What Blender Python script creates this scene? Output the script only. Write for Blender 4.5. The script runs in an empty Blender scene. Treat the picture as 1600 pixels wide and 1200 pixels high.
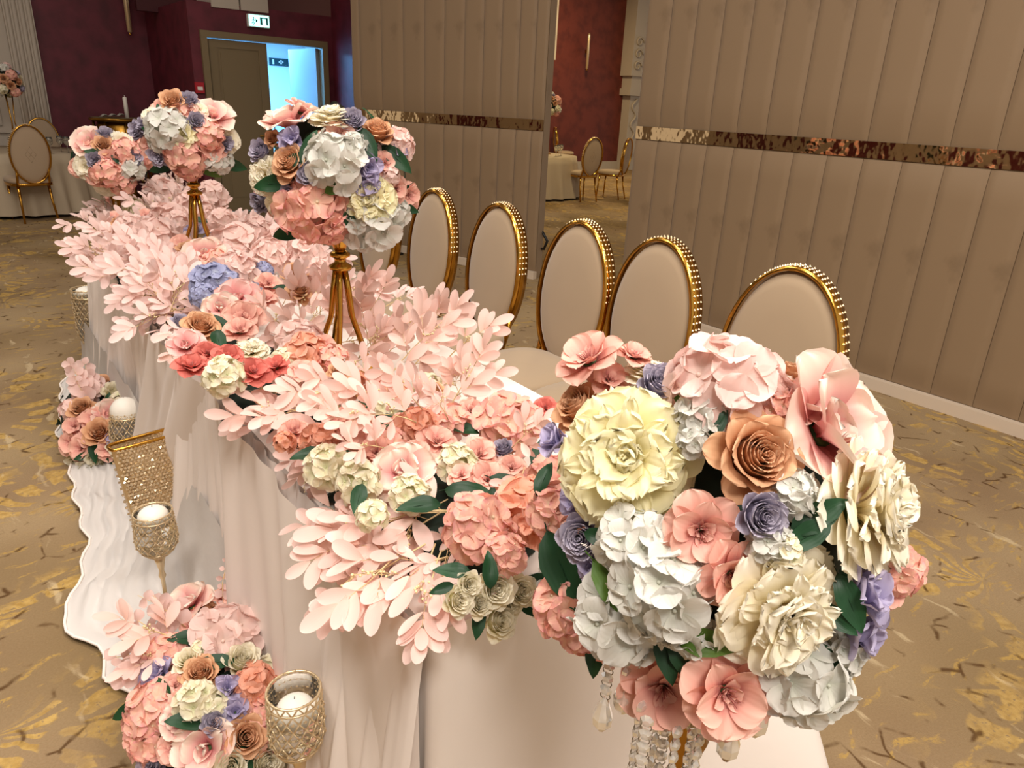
import bpy, math, random
import numpy as np
from mathutils import Vector, Matrix, Quaternion
rnd = random.Random(7)
C = bpy.context.scene.collection
SC = bpy.context.scene
PI = math.pi

# ------------------------------------------------------------------ camera
F = 1120.0; H = 1.55
RM = Matrix(((0.79202974, -0.18629102, 0.58136439), (-0.60882258, -0.31121193, 0.72971378), (0.04498841, -0.93190278, -0.35990728)))
cam = bpy.data.cameras.new('camera'); camo = bpy.data.objects.new('camera', cam); C.objects.link(camo)
cam.sensor_fit = 'HORIZONTAL'; cam.sensor_width = 36; cam.lens = 36 * F / 1600; cam.clip_start = .02; cam.clip_end = 100
m4 = Matrix.Identity(4)
for i in range(3):
    m4[i][0] = RM[i][0]; m4[i][1] = -RM[i][1]; m4[i][2] = -RM[i][2]
m4[2][3] = H
camo.matrix_world = m4
SC.camera = camo
EYE = Vector((0, 0, H))

# ------------------------------------------------------------------ world, lights, exposure
SC.view_settings.view_transform = 'Standard'; SC.view_settings.look = 'None'
SC.view_settings.gamma = 1; SC.view_settings.use_curve_mapping = False
SC.view_settings.exposure = 0.0
wd = bpy.data.worlds.new('hall_ambient'); SC.world = wd; wd.use_nodes = True
bg = wd.node_tree.nodes['Background']; bg.inputs[0].default_value = (1.0, .91, .82, 1); bg.inputs[1].default_value = .68
def area(name, loc, size, power, col, rot=(0, 0, 0)):
    l = bpy.data.lights.new(name, 'AREA'); l.shape = 'DISK'; l.size = size; l.energy = power; l.color = col
    o = bpy.data.objects.new(name, l); o.location = loc; o.rotation_euler = rot; C.objects.link(o); return o
WARM = (1, .94, .87)
for k, (x, y, p) in enumerate([(-.6, -2.0, 170), (1.3, -1.4, 120), (-1.0, 1.2, 120), (1.4, 1.4, 62), (.6, 3.6, 62), (-1.6, 5.2, 30), (2.7, 5.0, 16), (.9, 8.3, 30), (-1.2, 9.2, 34)]):
    area('unseen_overhead_light', (x, y, 4.9), 1.3, p, WARM)  # unseen overhead lights; some added to brighten the table end and left wall
area('unseen_overhead_light', (8.0, 8.5, 4.9), .6, 120, (1, .80, .45))
area('unseen_overhead_light', (12.0, 12.8, 4.9), .6, 190, (1, .76, .42))  # unseen light added to brighten the carved pilaster beyond the gap
area('corridor_light', (4.1, 11.9, 2.4), .8, 230, (.16, .50, 1))

# ------------------------------------------------------------------ pixel -> point helpers (photograph taken as 1600x1200)
def ray(px, py):
    return (RM @ Vector((px - 800, py - 600, F))).normalized()
def at_plane(px, py, p, n):
    d = ray(px, py); t = (Vector(p) - EYE).dot(n) / d.dot(n); return EYE + d * t
def at_z(px, py, z): return at_plane(px, py, (0, 0, z), Vector((0, 0, 1)))
def at_y(px, py, y): return at_plane(px, py, (0, y, 0), Vector((0, 1, 0)))
def at_x(px, py, x): return at_plane(px, py, (x, 0, 0), Vector((1, 0, 0)))
def cam_vec(x, y, z): return (RM @ Vector((x, -y, -z))).normalized()   # right, up, towards camera

# ------------------------------------------------------------------ materials
def lin(c):
    if isinstance(c, str):
        c = [int(c[i:i + 2], 16) / 255 for i in (0, 2, 4)]
    return tuple((v / 12.92 if v <= .04045 else ((v + .055) / 1.055) ** 2.4) for v in c) + (1,)
def mat(name, col, rough=.6, metal=0, spec=.5, emis=None, estr=0, noise=None, trans=0, ior=1.45, sheen=0, alpha=1, bump=0, bscale=60):
    m = bpy.data.materials.new(name); m.use_nodes = True; nt = m.node_tree; b = nt.nodes['Principled BSDF']
    b.inputs['Base Color'].default_value = lin(col); b.inputs['Roughness'].default_value = rough
    b.inputs['Metallic'].default_value = metal; b.inputs['Specular IOR Level'].default_value = spec
    b.inputs['Transmission Weight'].default_value = trans; b.inputs['IOR'].default_value = ior
    b.inputs['Sheen Weight'].default_value = sheen; b.inputs['Alpha'].default_value = alpha
    if emis: b.inputs['Emission Color'].default_value = lin(emis); b.inputs['Emission Strength'].default_value = estr
    if noise or bump:
        tc = nt.nodes.new('ShaderNodeTexCoord')
    if noise:
        col2, sc, lo, hi = noise
        n = nt.nodes.new('ShaderNodeTexNoise'); n.inputs['Scale'].default_value = sc; n.inputs['Detail'].default_value = 4
        r = nt.nodes.new('ShaderNodeValToRGB'); r.color_ramp.elements[0].position = lo; r.color_ramp.elements[1].position = hi
        r.color_ramp.elements[0].color = lin(col); r.color_ramp.elements[1].color = lin(col2)
        nt.links.new(tc.outputs['Object'], n.inputs['Vector']); nt.links.new(n.outputs['Fac'], r.inputs[0]); nt.links.new(r.outputs[0], b.inputs['Base Color'])
    if bump:
        n = nt.nodes.new('ShaderNodeTexNoise'); n.inputs['Scale'].default_value = bscale; n.inputs['Detail'].default_value = 3
        bp = nt.nodes.new('ShaderNodeBump'); bp.inputs['Strength'].default_value = bump; bp.inputs['Distance'].default_value = .01
        nt.links.new(tc.outputs['Object'], n.inputs['Vector']); nt.links.new(n.outputs['Fac'], bp.inputs['Height']); nt.links.new(bp.outputs[0], b.inputs['Normal'])
    return m
def petal_mat(name, stops, trans=.22, rough=.65, vary=.06, vein=.07, blotch=None):
    """colour runs from the petal's base (UV.x=0) to its rim (UV.x=1); the dye of the cloth petal itself"""
    m = bpy.data.materials.new(name); m.use_nodes = True; nt = m.node_tree; N = nt.nodes; L = nt.links
    b = N['Principled BSDF']; out = N['Material Output']
    uv = N.new('ShaderNodeUVMap'); sep = N.new('ShaderNodeSeparateXYZ'); L.new(uv.outputs[0], sep.inputs[0])
    r = N.new('ShaderNodeValToRGB'); e = r.color_ramp.elements
    while len(e) < len(stops): e.new(.5)
    for k, (p, c) in enumerate(stops): e[k].position = p; e[k].color = lin(c)
    L.new(sep.outputs[0], r.inputs[0]); col = r.outputs[0]
    oi = N.new('ShaderNodeObjectInfo'); hsv = N.new('ShaderNodeHueSaturation')
    mr = N.new('ShaderNodeMapRange'); mr.inputs[3].default_value = 1 - vary * 1.6; mr.inputs[4].default_value = 1 + vary
    L.new(oi.outputs['Random'], mr.inputs[0]); L.new(mr.outputs[0], hsv.inputs['Value']); L.new(col, hsv.inputs['Color']); col = hsv.outputs[0]
    if blotch:
        tc = N.new('ShaderNodeTexCoord'); ns = N.new('ShaderNodeTexNoise'); ns.inputs['Scale'].default_value = blotch[1]
        L.new(tc.outputs['Object'], ns.inputs['Vector'])
        rr = N.new('ShaderNodeMapRange'); rr.inputs[1].default_value = .45; rr.inputs[2].default_value = .68; L.new(ns.outputs['Fac'], rr.inputs[0])
        mx = N.new('ShaderNodeMixRGB'); L.new(rr.outputs[0], mx.inputs[0]); L.new(col, mx.inputs[1]); mx.inputs[2].default_value = lin(blotch[0]); col = mx.outputs[0]
    L.new(col, b.inputs['Base Color']); b.inputs['Roughness'].default_value = rough; b.inputs['Specular IOR Level'].default_value = .25
    if vein:
        wv = N.new('ShaderNodeMath'); wv.operation = 'MULTIPLY'; wv.inputs[1].default_value = 46; L.new(sep.outputs[1], wv.inputs[0])
        sn = N.new('ShaderNodeMath'); sn.operation = 'SINE'; L.new(wv.outputs[0], sn.inputs[0])
        bp = N.new('ShaderNodeBump'); bp.inputs['Strength'].default_value = vein; bp.inputs['Distance'].default_value = .001
        L.new(sn.outputs[0], bp.inputs['Height']); L.new(bp.outputs[0], b.inputs['Normal'])
    if trans:
        t = N.new('ShaderNodeBsdfTranslucent'); L.new(col, t.inputs[0]); mx = N.new('ShaderNodeMixShader'); mx.inputs[0].default_value = trans
        L.new(b.outputs[0], mx.inputs[1]); L.new(t.outputs[0], mx.inputs[2]); L.new(mx.outputs[0], out.inputs[0])
    return m

M = {}
M['gold'] = mat('polished_gold', 'c9963f', .18, 1)
M['gold_dark'] = mat('antique_gold', 'a87c34', .28, 1)
M['mesh_gold'] = mat('champagne_gold', 'e4cda6', .3, .62)
M['bead'] = mat('champagne_glass_bead', 'dfc9a6', .16, .55, .8)
M['crystal'] = mat('clear_crystal', 'f6f2ea', .05, 0, 1, trans=.65, ior=1.5)
M['smoke_crystal'] = mat('smoky_crystal', 'd9cdb0', .05, 0, .8, trans=.75, ior=1.5)
M['glass'] = mat('drinking_glass', 'f0f0ea', .02, 0, .6, trans=.95, ior=1.45)
M['chain'] = mat('dull_silver_wire', '8f8778', .3, 1)
M['candle'] = mat('white_wax', 'f6f1e6', .45)
M['wick'] = mat('wick', '2a2520', .9)
M['velvet'] = mat('taupe_velvet', '8a7256', .6, sheen=.15, noise=('6d573e', 3.2, .60, .76), bump=.08, bscale=6)
M['chairfab'] = mat('cream_velvet', 'a18b70', .8, sheen=.3, noise=('a08a6e', 5, .58, .8))
M['chairfab_dull'] = mat('beige_quilted_velvet', 'b09a80', .85, sheen=.15)
M['plinth'] = mat('cream_plinth', 'cdbba6', .5)
M['mirror'] = mat('antique_bronze_mirror', 'd2b184', .06, 1, bump=.8, bscale=5)
M['burgundy'] = mat('burgundy_plaster', '661f2e', .55, noise=('4e1420', 4.5, .40, .68), bump=.1, bscale=14)
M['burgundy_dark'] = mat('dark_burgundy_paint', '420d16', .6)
M['brick_red'] = mat('terracotta_plaster', '6e2f23', .6, noise=('5a241b', 4, .42, .66))
M['white_wall'] = mat('ivory_panelling', 'b9aea0', .6)
M['door'] = mat('olive_grey_door', '7b6a4c', .5)
M['blue_door'] = mat('grey_door_paint', '8f969a', .5)
M['corr'] = mat('corridor_plaster', 'd8dde0', .7)
M['ceil'] = mat('ceiling_plaster', 'd8ccba', .8)
M['black'] = mat('black_plastic', '15130f', .45)
M['cloth'] = mat('white_table_linen', 'efe4db', .72, sheen=.1, bump=.05, bscale=30)
M['tulle'] = mat('ivory_tulle', 'ebdfd6', .8, sheen=.1)
M['train'] = mat('sheer_white_voile', 'cdc7c2', .6, bump=.25, bscale=14)
M['dinner_cloth'] = mat('champagne_linen', 'b5a48b', .75)
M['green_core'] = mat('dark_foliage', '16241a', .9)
M['dleaf'] = petal_mat('dark_green_leaf', [(0, '1c3822'), (1, '244a2c')], .1, .4, .1, .04)
M['gleaf'] = petal_mat('olive_green_leaf', [(0, '4a6a26'), (1, '5f7a30')], .15, .4, .1, .04)
M['stem'] = mat('green_stem', '3f5a2c', .7)
M['twig'] = mat('straw_coloured_stem', 'd9bd8c', .7)
M['bud'] = mat('cream_bud', 'ecd9a6', .7)
M['stamen'] = mat('mauve_stamen', 'a8605a', .7)
M['yellow'] = mat('yellow_centre', 'f0c040', .7)
M['palewood'] = mat('silver_grey', 'b8b4ac', .4)
M['sign_cyan'] = mat('lit_sign_face', 'bff7f2', .4, emis='8ff5ee', estr=3.2)
M['sign_dark'] = mat('sign_pictogram', '0e5a52', .5)
M['sign_plate'] = mat('dark_sign_plate', '0d3a40', .4)
M['red'] = mat('red_alarm_plastic', 'b01526', .4)
M['white'] = mat('white_plastic', 'e8e4de', .5)
PM = {
 'cp': petal_mat('cream_petal', [(0, 'f9e4ac'), (.5, 'fcf2d2'), (1, 'fdf6e4')], .3, .7, .04),
 'yp': petal_mat('pale_yellow_petal', [(0, 'f8e08a'), (.45, 'fbf0b4'), (1, 'fcf5d2')], .3, .7, .04),
 'cr': petal_mat('caramel_petal', [(0, 'a2643e'), (.55, 'd39a6e'), (1, 'e2b28c')], .2, .7, .07),
 'lr': petal_mat('lavender_petal', [(0, '837a92'), (.6, 'aaa2b6'), (1, 'c3bbcb')], .2, .6, .06),
 'lb': petal_mat('lilac_petal', [(0, '978dba'), (.6, 'b3a9cc'), (1, 'c6bcd8')], .25, .6, .06),
 'cb': petal_mat('coral_petal', [(0, 'a4525a'), (.25, 'd98c84'), (.55, 'efb2a2'), (1, 'f6c6b4')], .22, .65, .06),
 'rb': petal_mat('deep_coral_petal', [(0, '9c3a3c'), (.4, 'cc6258'), (1, 'dd7f72')], .2, .65, .07),
 'wh': petal_mat('white_petal', [(0, 'cfd0c0'), (.4, 'dedcd2'), (1, 'e4e1da')], .25, .7, .05),
 'ph': petal_mat('rose_pink_petal', [(0, 'f3dfc0'), (.3, 'f4bcaa'), (.75, 'f3b4a6'), (1, 'eca2a2')], .22, .65, .08, blotch=('f6c4ac', 5)),
 'ah': petal_mat('peach_petal', [(0, 'e0946c'), (.5, 'efa98c'), (1, 'f3b8a0')], .22, .65, .08),
 'eh': petal_mat('blush_petal', [(0, 'f0d8cc'), (.4, 'f5d4cb'), (1, 'f8dcd4')], .3, .7, .05),
 'bh': petal_mat('periwinkle_petal', [(0, 'c0c4d6'), (.4, '9c9fc2'), (1, 'a9accc')], .2, .65, .08),
 'gh': petal_mat('ivory_petal', [(0, 'dfe0b4'), (.5, 'efe6c6'), (1, 'f5ecd6')], .25, .7, .05),
 'or': petal_mat('pink_throat_cream_rim_petal', [(0, 'b8505e'), (.3, 'e09494'), (.6, 'f2bdb4'), (.85, 'f8dccb'), (1, 'faebdd')], .25, .6, .05),
 'op': petal_mat('pink_petal', [(0, 'd27c80'), (.5, 'f0aeaa'), (1, 'f8d2c8')], .25, .6, .05),
 'wr': petal_mat('ivory_rosebud_petal', [(0, 'd8d090'), (.5, 'efe6c2'), (1, 'f7f0dc')], .25, .7, .04),
}
M['spray'] = petal_mat('blush_pink_leaf', [(0, 'f2ccbd'), (.5, 'f9d5ca'), (1, 'fbdcd3')], .32, .5, .08, .03)
M['spray_pale'] = petal_mat('pale_blush_leaf', [(0, 'efcfc4'), (.5, 'f5d6cf'), (1, 'f8ded8')], .32, .5, .06, .03)

# carpet: gold brush-stroke fans and dark cracks on olive
def carpet():
    m = bpy.data.materials.new('carpet_pile'); m.use_nodes = True; nt = m.node_tree; N = nt.nodes; L = nt.links; b = N['Principled BSDF']
    def math_(op, a, b_=None):
        n = N.new('ShaderNodeMath'); n.operation = op
        for k, v in enumerate((a, b_)):
            if v is None: continue
            if isinstance(v, (int, float)): n.inputs[k].default_value = v
            else: L.new(v, n.inputs[k])
        return n.outputs[0]
    def ramp(v, lo, hi):
        n = N.new('ShaderNodeMapRange'); n.inputs[1].default_value = lo; n.inputs[2].default_value = hi; L.new(v, n.inputs[0]); return n.outputs[0]
    def mix(f, a, b_):
        n = N.new('ShaderNodeMixRGB'); L.new(f, n.inputs[0])
        for k, v in ((1, a), (2, b_)):
            if isinstance(v, str): n.inputs[k].default_value = lin(v)
            else: L.new(v, n.inputs[k])
        return n.outputs[0]
    tc = N.new('ShaderNodeTexCoord'); co = tc.outputs['Object']
    def noise(s, d=3, v=co):
        n = N.new('ShaderNodeTexNoise'); n.inputs['Scale'].default_value = s; n.inputs['Detail'].default_value = d; L.new(v, n.inputs['Vector']); return n
    warp = N.new('ShaderNodeVectorMath'); warp.operation = 'MULTIPLY_ADD'; L.new(noise(3.0).outputs['Color'], warp.inputs[0]); warp.inputs[1].default_value = (.24, .24, 0); L.new(co, warp.inputs[2])
    wco = warp.outputs[0]
    base = mix(ramp(noise(1.3, 2).outputs['Fac'], .35, .65), '897257', 'a08a69')
    base = mix(ramp(noise(.7, 1).outputs['Fac'], .48, .7), base, '75603f')
    # fans
    vo = N.new('ShaderNodeTexVoronoi'); vo.voronoi_dimensions = '2D'; vo.inputs['Scale'].default_value = 1.25; L.new(co, vo.inputs['Vector'])
    df = N.new('ShaderNodeVectorMath'); df.operation = 'SUBTRACT'; L.new(wco, df.inputs[0]); L.new(vo.outputs['Position'], df.inputs[1])
    sp = N.new('ShaderNodeSeparateXYZ'); L.new(df.outputs[0], sp.inputs[0])
    ang = math_('ARCTAN2', sp.outputs[1], sp.outputs[0])
    st = math_('SINE', math_('ADD', math_('MULTIPLY', ang, 17), math_('MULTIPLY', noise(5).outputs['Fac'], 7)))
    ln = N.new('ShaderNodeVectorMath'); ln.operation = 'LENGTH'; L.new(df.outputs[0], ln.inputs[0])
    seg = math_('SINE', math_('ADD', math_('MULTIPLY', ln.outputs['Value'], 34), math_('MULTIPLY', noise(7).outputs['Fac'], 9)))
    sepc = N.new('ShaderNodeSeparateXYZ'); L.new(vo.outputs['Color'], sepc.inputs[0])
    half = math_('SINE', math_('ADD', ang, math_('MULTIPLY', sepc.outputs[1], 6.28)))
    fan = math_('MULTIPLY', ramp(st, -.15, .15), ramp(half, -.5, .1))
    fan = math_('MULTIPLY', fan, ramp(seg, -.75, -.45))
    fan = math_('MULTIPLY', fan, ramp(noise(2.0, 3).outputs['Fac'], .46, .54))
    fan = math_('MULTIPLY', fan, ramp(noise(70, 2).outputs['Fac'], .30, .42))
    goldc = mix(ramp(noise(40, 2).outputs['Fac'], .35, .65), 'a88644', 'c8a660')
    base = mix(math_('MULTIPLY', fan, .8), base, goldc)
    # gold smears
    mp = N.new('ShaderNodeMapping'); mp.inputs['Scale'].default_value = (4.5, 15, 1); mp.inputs['Rotation'].default_value = (0, 0, .5); L.new(wco, mp.inputs[0])
    sm = ramp(noise(1.6, 5, mp.outputs[0]).outputs['Fac'], .60, .66)
    sm = math_('MULTIPLY', math_('MULTIPLY', sm, .75), ramp(noise(90, 2).outputs['Fac'], .35, .5))
    base = mix(sm, base, 'b3924f')
    # pale streaks
    mp2 = N.new('ShaderNodeMapping'); mp2.inputs['Scale'].default_value = (9, 2, 1); mp2.inputs['Rotation'].default_value = (0, 0, -.9); L.new(wco, mp2.inputs[0])
    pl = ramp(noise(1.7, 4, mp2.outputs[0]).outputs['Fac'], .63, .70)
    base = mix(math_('MULTIPLY', pl, .55), base, 'cdb994')
    # cracks
    v2 = N.new('ShaderNodeTexVoronoi'); v2.voronoi_dimensions = '2D'; v2.feature = 'DISTANCE_TO_EDGE'; v2.inputs['Scale'].default_value = 8; L.new(wco, v2.inputs['Vector'])
    ck = math_('SUBTRACT', 1, ramp(v2.outputs['Distance'], .02, .07))
    ck = math_('MULTIPLY', ck, ramp(noise(9, 3).outputs['Fac'], .54, .62))
    base = mix(math_('MULTIPLY', ck, .85), base, '4a3018')
    fl = ramp(noise(160, 2).outputs['Fac'], .3, .7)
    base = mix(math_('MULTIPLY', fl, .22), base, '6a5030')
    L.new(base, b.inputs['Base Color']); b.inputs['Roughness'].default_value = .95; b.inputs['Specular IOR Level'].default_value = .1
    bp = N.new('ShaderNodeBump'); bp.inputs['Strength'].default_value = .35; bp.inputs['Distance'].default_value = .006; L.new(noise(260, 2).outputs['Fac'], bp.inputs['Height']); L.new(bp.outputs[0], b.inputs['Normal'])
    return m
M['carpet'] = carpet()

# ------------------------------------------------------------------ mesh helpers
class MB:
    def __init__(s): s.v = []; s.f = []; s.uv = []; s.mi = []; s.n = 0
    def add(s, v, f, uv=None, mi=0):
        v = np.asarray(v, float).reshape(-1, 3); s.v.append(v)
        s.uv.append(np.asarray(uv, float) if uv is not None else np.zeros((len(v), 2)))
        for q in f: s.f.append(tuple(i + s.n for i in q)); s.mi.append(mi)
        s.n += len(v); return s
    def mesh(s, name, mats, smooth=True):
        me = bpy.data.meshes.new(name); me.from_pydata(np.concatenate(s.v).tolist(), [], s.f)
        uv = np.concatenate(s.uv); ul = me.uv_layers.new(name='UVMap')
        idx = np.empty(len(me.loops), int); me.loops.foreach_get('vertex_index', idx)
        ul.data.foreach_set('uv', uv[idx].astype(np.float32).ravel())
        for m in (mats if isinstance(mats, (list, tuple)) else [mats]): me.materials.append(m)
        if len(set(s.mi)) > 1: me.polygons.foreach_set('material_index', s.mi)
        if smooth: me.polygons.foreach_set('use_smooth', [True] * len(me.polygons))
        me.update(); return me
    def box(s, x0, x1, y0, y1, z0, z1, mi=0):
        v = [(x, y, z) for x in (x0, x1) for y in (y0, y1) for z in (z0, z1)]
        return s.add(v, [(0, 1, 3, 2), (4, 6, 7, 5), (0, 4, 5, 1), (2, 3, 7, 6), (0, 2, 6, 4), (1, 5, 7, 3)], None, mi)
    def lathe(s, prof, n=20, c=(0, 0, 0), mi=0, cap=True):
        v = []; f = []
        for r, z in prof:
            for k in range(n): a = 2 * PI * k / n; v.append((c[0] + r * math.cos(a), c[1] + r * math.sin(a), c[2] + z))
        for i in range(len(prof) - 1):
            for k in range(n): f.append((i * n + k, i * n + (k + 1) % n, (i + 1) * n + (k + 1) % n, (i + 1) * n + k))
        if cap: f.append(tuple(range(n))[::-1]); f.append(tuple((len(prof) - 1) * n + k for k in range(n)))
        return s.add(v, f, None, mi)
    def tube(s, pts, r, n=6, mi=0, closed=False):
        P = [Vector(p) for p in pts]; rr = r if isinstance(r, (list, tuple)) else [r] * len(P); v = []; f = []; prev = None; m = len(P)
        for i, p in enumerate(P):
            if closed: t = P[(i + 1) % m] - P[i - 1]
            else: t = P[min(i + 1, m - 1)] - P[max(i - 1, 0)]
            t.normalize()
            if prev is None: a = t.orthogonal().normalized()
            else: a = (prev - t * prev.dot(t)); a = a.normalized() if a.length > 1e-6 else t.orthogonal().normalized()
            prev = a; bb = t.cross(a)
            for k in range(n): an = 2 * PI * k / n; v.append(tuple(p + (a * math.cos(an) + bb * math.sin(an)) * rr[i]))
        for i in range(m if closed else m - 1):
            j = (i + 1) % m
            for k in range(n): f.append((i * n + k, i * n + (k + 1) % n, j * n + (k + 1) % n, j * n + k))
        if not closed: f.append(tuple(range(n))[::-1]); f.append(tuple((m - 1) * n + k for k in range(n)))
        return s.add(v, f, None, mi)
    def ball(s, c, r, n=8, m=5, sq=(1, 1, 1), mi=0):
        v = [(c[0], c[1], c[2] - r * sq[2])]; f = []
        for i in range(1, m):
            th = -PI / 2 + PI * i / m
            for k in range(n): a = 2 * PI * k / n; v.append((c[0] + r * sq[0] * math.cos(th) * math.cos(a), c[1] + r * sq[1] * math.cos(th) * math.sin(a), c[2] + r * sq[2] * math.sin(th)))
        v.append((c[0], c[1], c[2] + r * sq[2]))
        for k in range(n):
            f.append((0, 1 + (k + 1) % n, 1 + k))
            for i in range(m - 2): f.append((1 + i * n + k, 1 + i * n + (k + 1) % n, 1 + (i + 1) * n + (k + 1) % n, 1 + (i + 1) * n + k))
            f.append((len(v) - 1, 1 + (m - 2) * n + k, 1 + (m - 2) * n + (k + 1) % n))
        return s.add(v, f, None, mi)
    def octa(s, c, r, h=None, mi=0):
        h = h or r; x, y, z = c
        return s.add([(x + r, y, z), (x, y + r, z), (x - r, y, z), (x, y - r, z), (x, y, z + h), (x, y, z - h)], [(0, 1, 4), (1, 2, 4), (2, 3, 4), (3, 0, 4), (1, 0, 5), (2, 1, 5), (3, 2, 5), (0, 3, 5)], None, mi)
    def grid(s, fn, nu, nv, mi=0, uvs=True):
        v = []; uv = []; f = []
        for i in range(nu + 1):
            for j in range(nv + 1): v.append(tuple(fn(i / nu, j / nv))); uv.append((i / nu, j / nv))
        for i in range(nu):
            for j in range(nv): a = i * (nv + 1) + j; f.append((a, a + nv + 1, a + nv + 2, a + 1))
        return s.add(v, f, uv, mi)

W = {}
def obj(name, me, parent=None, mw=None, label=None, kind=None):
    o = bpy.data.objects.new(name, me); C.objects.link(o)
    mw = mw if mw is not None else Matrix.Identity(4)
    if parent is not None: o.parent = parent; o.matrix_local = W[parent].inverted() @ mw
    else: o.matrix_world = mw
    W[o] = mw
    if label: o['label'] = label
    if kind: o['kind'] = kind
    return o
def T(x, y=None, z=None): return Matrix.Translation(x if y is None else (x, y, z))
def Rz(a): return Matrix.Rotation(a, 4, 'Z')
def thing(name, label, cat, loc=(0, 0, 0), rz=0, group=None, me=None, mw=None):
    o = obj(name, me, None, mw if mw is not None else T(Vector(loc)) @ Rz(rz)); o['label'] = label; o['category'] = cat
    if group: o['group'] = group
    return o
def part(name, mb, m, parent, smooth=True, local=None, label=None, kind=None):
    me = mb.mesh(name, m, smooth) if isinstance(mb, MB) else mb
    return obj(name, me, parent, W[parent] @ (local or Matrix.Identity(4)), label, kind)
def copy_tree(o, mw, parent=None):
    c = o.copy(); C.objects.link(c)
    if parent is not None: c.parent = parent; c.matrix_local = W[parent].inverted() @ mw
    else: c.matrix_world = mw
    W[c] = mw
    for ch in [x for x in list(W) if x.parent == o]: copy_tree(ch, mw @ (W[o].inverted() @ W[ch]), c)
    return c

# ------------------------------------------------------------------ setting
def struct(name, mb, m, smooth=False, mw=None):
    return obj(name, mb.mesh(name, m, smooth) if mb else None, None, mw, None, 'structure')
struct('floor', MB().add([(-7, -5, 0), (22, -5, 0), (22, 18, 0), (-7, 18, 0)], [(0, 1, 2, 3)]), M['carpet'])
struct('ceiling', MB().box(-7, 22, -5, 18, 5.0, 5.1), M['ceil'])

def padded(w, h, d):
    """upholstered channel: face bulges from its seams; local x = width, y = outwards, z = height"""
    def fn(u, v):
        e = max(0, 1 - (abs(2 * u - 1)) ** 5) ** .5; g = max(0, 1 - (abs(2 * v - 1)) ** 40) ** .5
        return (u * w, -d * (.25 + .75 * e) * g, v * h)
    b = MB().grid(fn, 10, 14)
    return b
def screen(name, x0, y0, dx, dy, edges, zs):
    s = struct(name, None, None, mw=T(x0, y0, 0) @ Matrix(((dx, -dy, 0, 0), (dy, dx, 0, 0), (0, 0, 1, 0), (0, 0, 0, 1))))
    tot = edges[-1]
    part('backing_board', MB().box(0, tot, .005, .10, 0, 3.2), M['velvet'], s, False)
    part('plinth', MB().box(-.01, tot + .01, -.05, .004, 0, .07), M['plinth'], s, False)
    part('mirror_strip', MB().grid(lambda u, v: (u * tot, .003 - .012, 1.362 + v * .094), 2, 1), M['mirror'], s, False)
    cache = {}
    for (z0, z1) in zs:
        for a, b in zip(edges[:-1], edges[1:]):
            k = (round(b - a, 3), z0)
            if k not in cache: cache[k] = padded(b - a - .002, z1 - z0, .026).mesh('upholstered_panel', M['velvet'])
            part('upholstered_panel', cache[k], None, s, local=T(a + .001, 0, z0))
    return s
ZS = [(.074, 1.362), (1.456, 3.19)]
# local x runs from the near end away along the wall, local -y faces the room (x < wall)
edR = [k * .2335 for k in range(25)]
# right screen: from y=4.15 towards the camera; local x axis = (0,-1), outward local -y = (-1,0)
screen('wall_right', 4.44, 4.15, 0, -1, edR, ZS)
edL = [0, .13, .31, .51, .72, .95, 1.20, 1.46, 1.75, 2.06, 2.38, 2.50]
th = .28
# left screen: from far end to near end so that -y faces the room
far = Vector((4.44 - math.sin(th) * 2.50, 5.29 + math.cos(th) * 2.50))
edL2 = [2.50 - e for e in edL[::-1]]
screen('wall_center', far.x, far.y, math.sin(th), -math.cos(th), edL2, ZS)

# burgundy back wall, projecting block with the double door
YB = 12.7; YD = 10.5
struct('wall_back', MB().box(1.3, 2.9, YB, YB + .15, 0, 5.0), M['burgundy'])
b = MB().box(2.87, 3.01, YD, YB + .1, 0, 2.56).box(4.69, 4.86, YD, YD + .2, 0, 2.56).box(3.01, 4.69, YD, YD + .2, 2.27, 2.56).box(2.87, 4.86, YD + .0, 13.6, 2.56, 2.62)
struct('wall_door', b, M['burgundy'])
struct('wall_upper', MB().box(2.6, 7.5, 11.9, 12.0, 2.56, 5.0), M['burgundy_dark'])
struct('wall_side', MB().box(4.80, 4.95, 8.6, YD - .005, 0, 5.0), M['burgundy'])
d = struct('trim_1', MB().box(3.17, 3.52, YD - .02, YD + .6, 2.57, 2.95), M['white_wall'])
part('cover', MB().box(3.54, 3.90, YD - .03, YD + .6, 2.57, 2.95), M['white_wall'], d, False)
# door frame and leaves
dr = struct('door_1', None, None, mw=T(3.01, YD, 0))
b = MB().box(-.02, .06, -.05, .12, 0, 2.21).box(1.62, 1.70, -.05, .12, 0, 2.21).box(-.02, 1.70, -.05, .12, 2.211, 2.29)
part('frame', b, M['door'], dr, False)
def leaf_mb(w, h):
    b = MB().box(0, w, 0, .045, .01, h)
    # raised border and inset panel
    b.box(.02, w - .02, -.012, 0, .02, .14).box(.02, w - .02, -.012, 0, h - .10, h - .01).box(.02, .12, -.012, 0, .14, h - .10).box(w - .12, w - .02, -.012, 0, .14, h - .10)
    b.box(.16, w - .16, -.006, 0, .2, h - .16)
    return b
lf = part('leaf', leaf_mb(.78, 2.2), M['door'], dr, False, local=T(.06, 0, 0))
part('handle', MB().tube([(.70, -.012, 1.02), (.70, -.06, 1.02), (.58, -.06, 1.02)], .011, 6), M['gold_dark'], lf)
lf = part('leaf', leaf_mb(.78, 2.2), M['blue_door'], dr, False, local=T(1.62, .1, 0) @ Rz(math.radians(97)))
part('handle', MB().tube([(.70, -.012, 1.02), (.70, -.06, 1.02), (.58, -.06, 1.02)], .011, 6), M['palewood'], lf)
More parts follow.
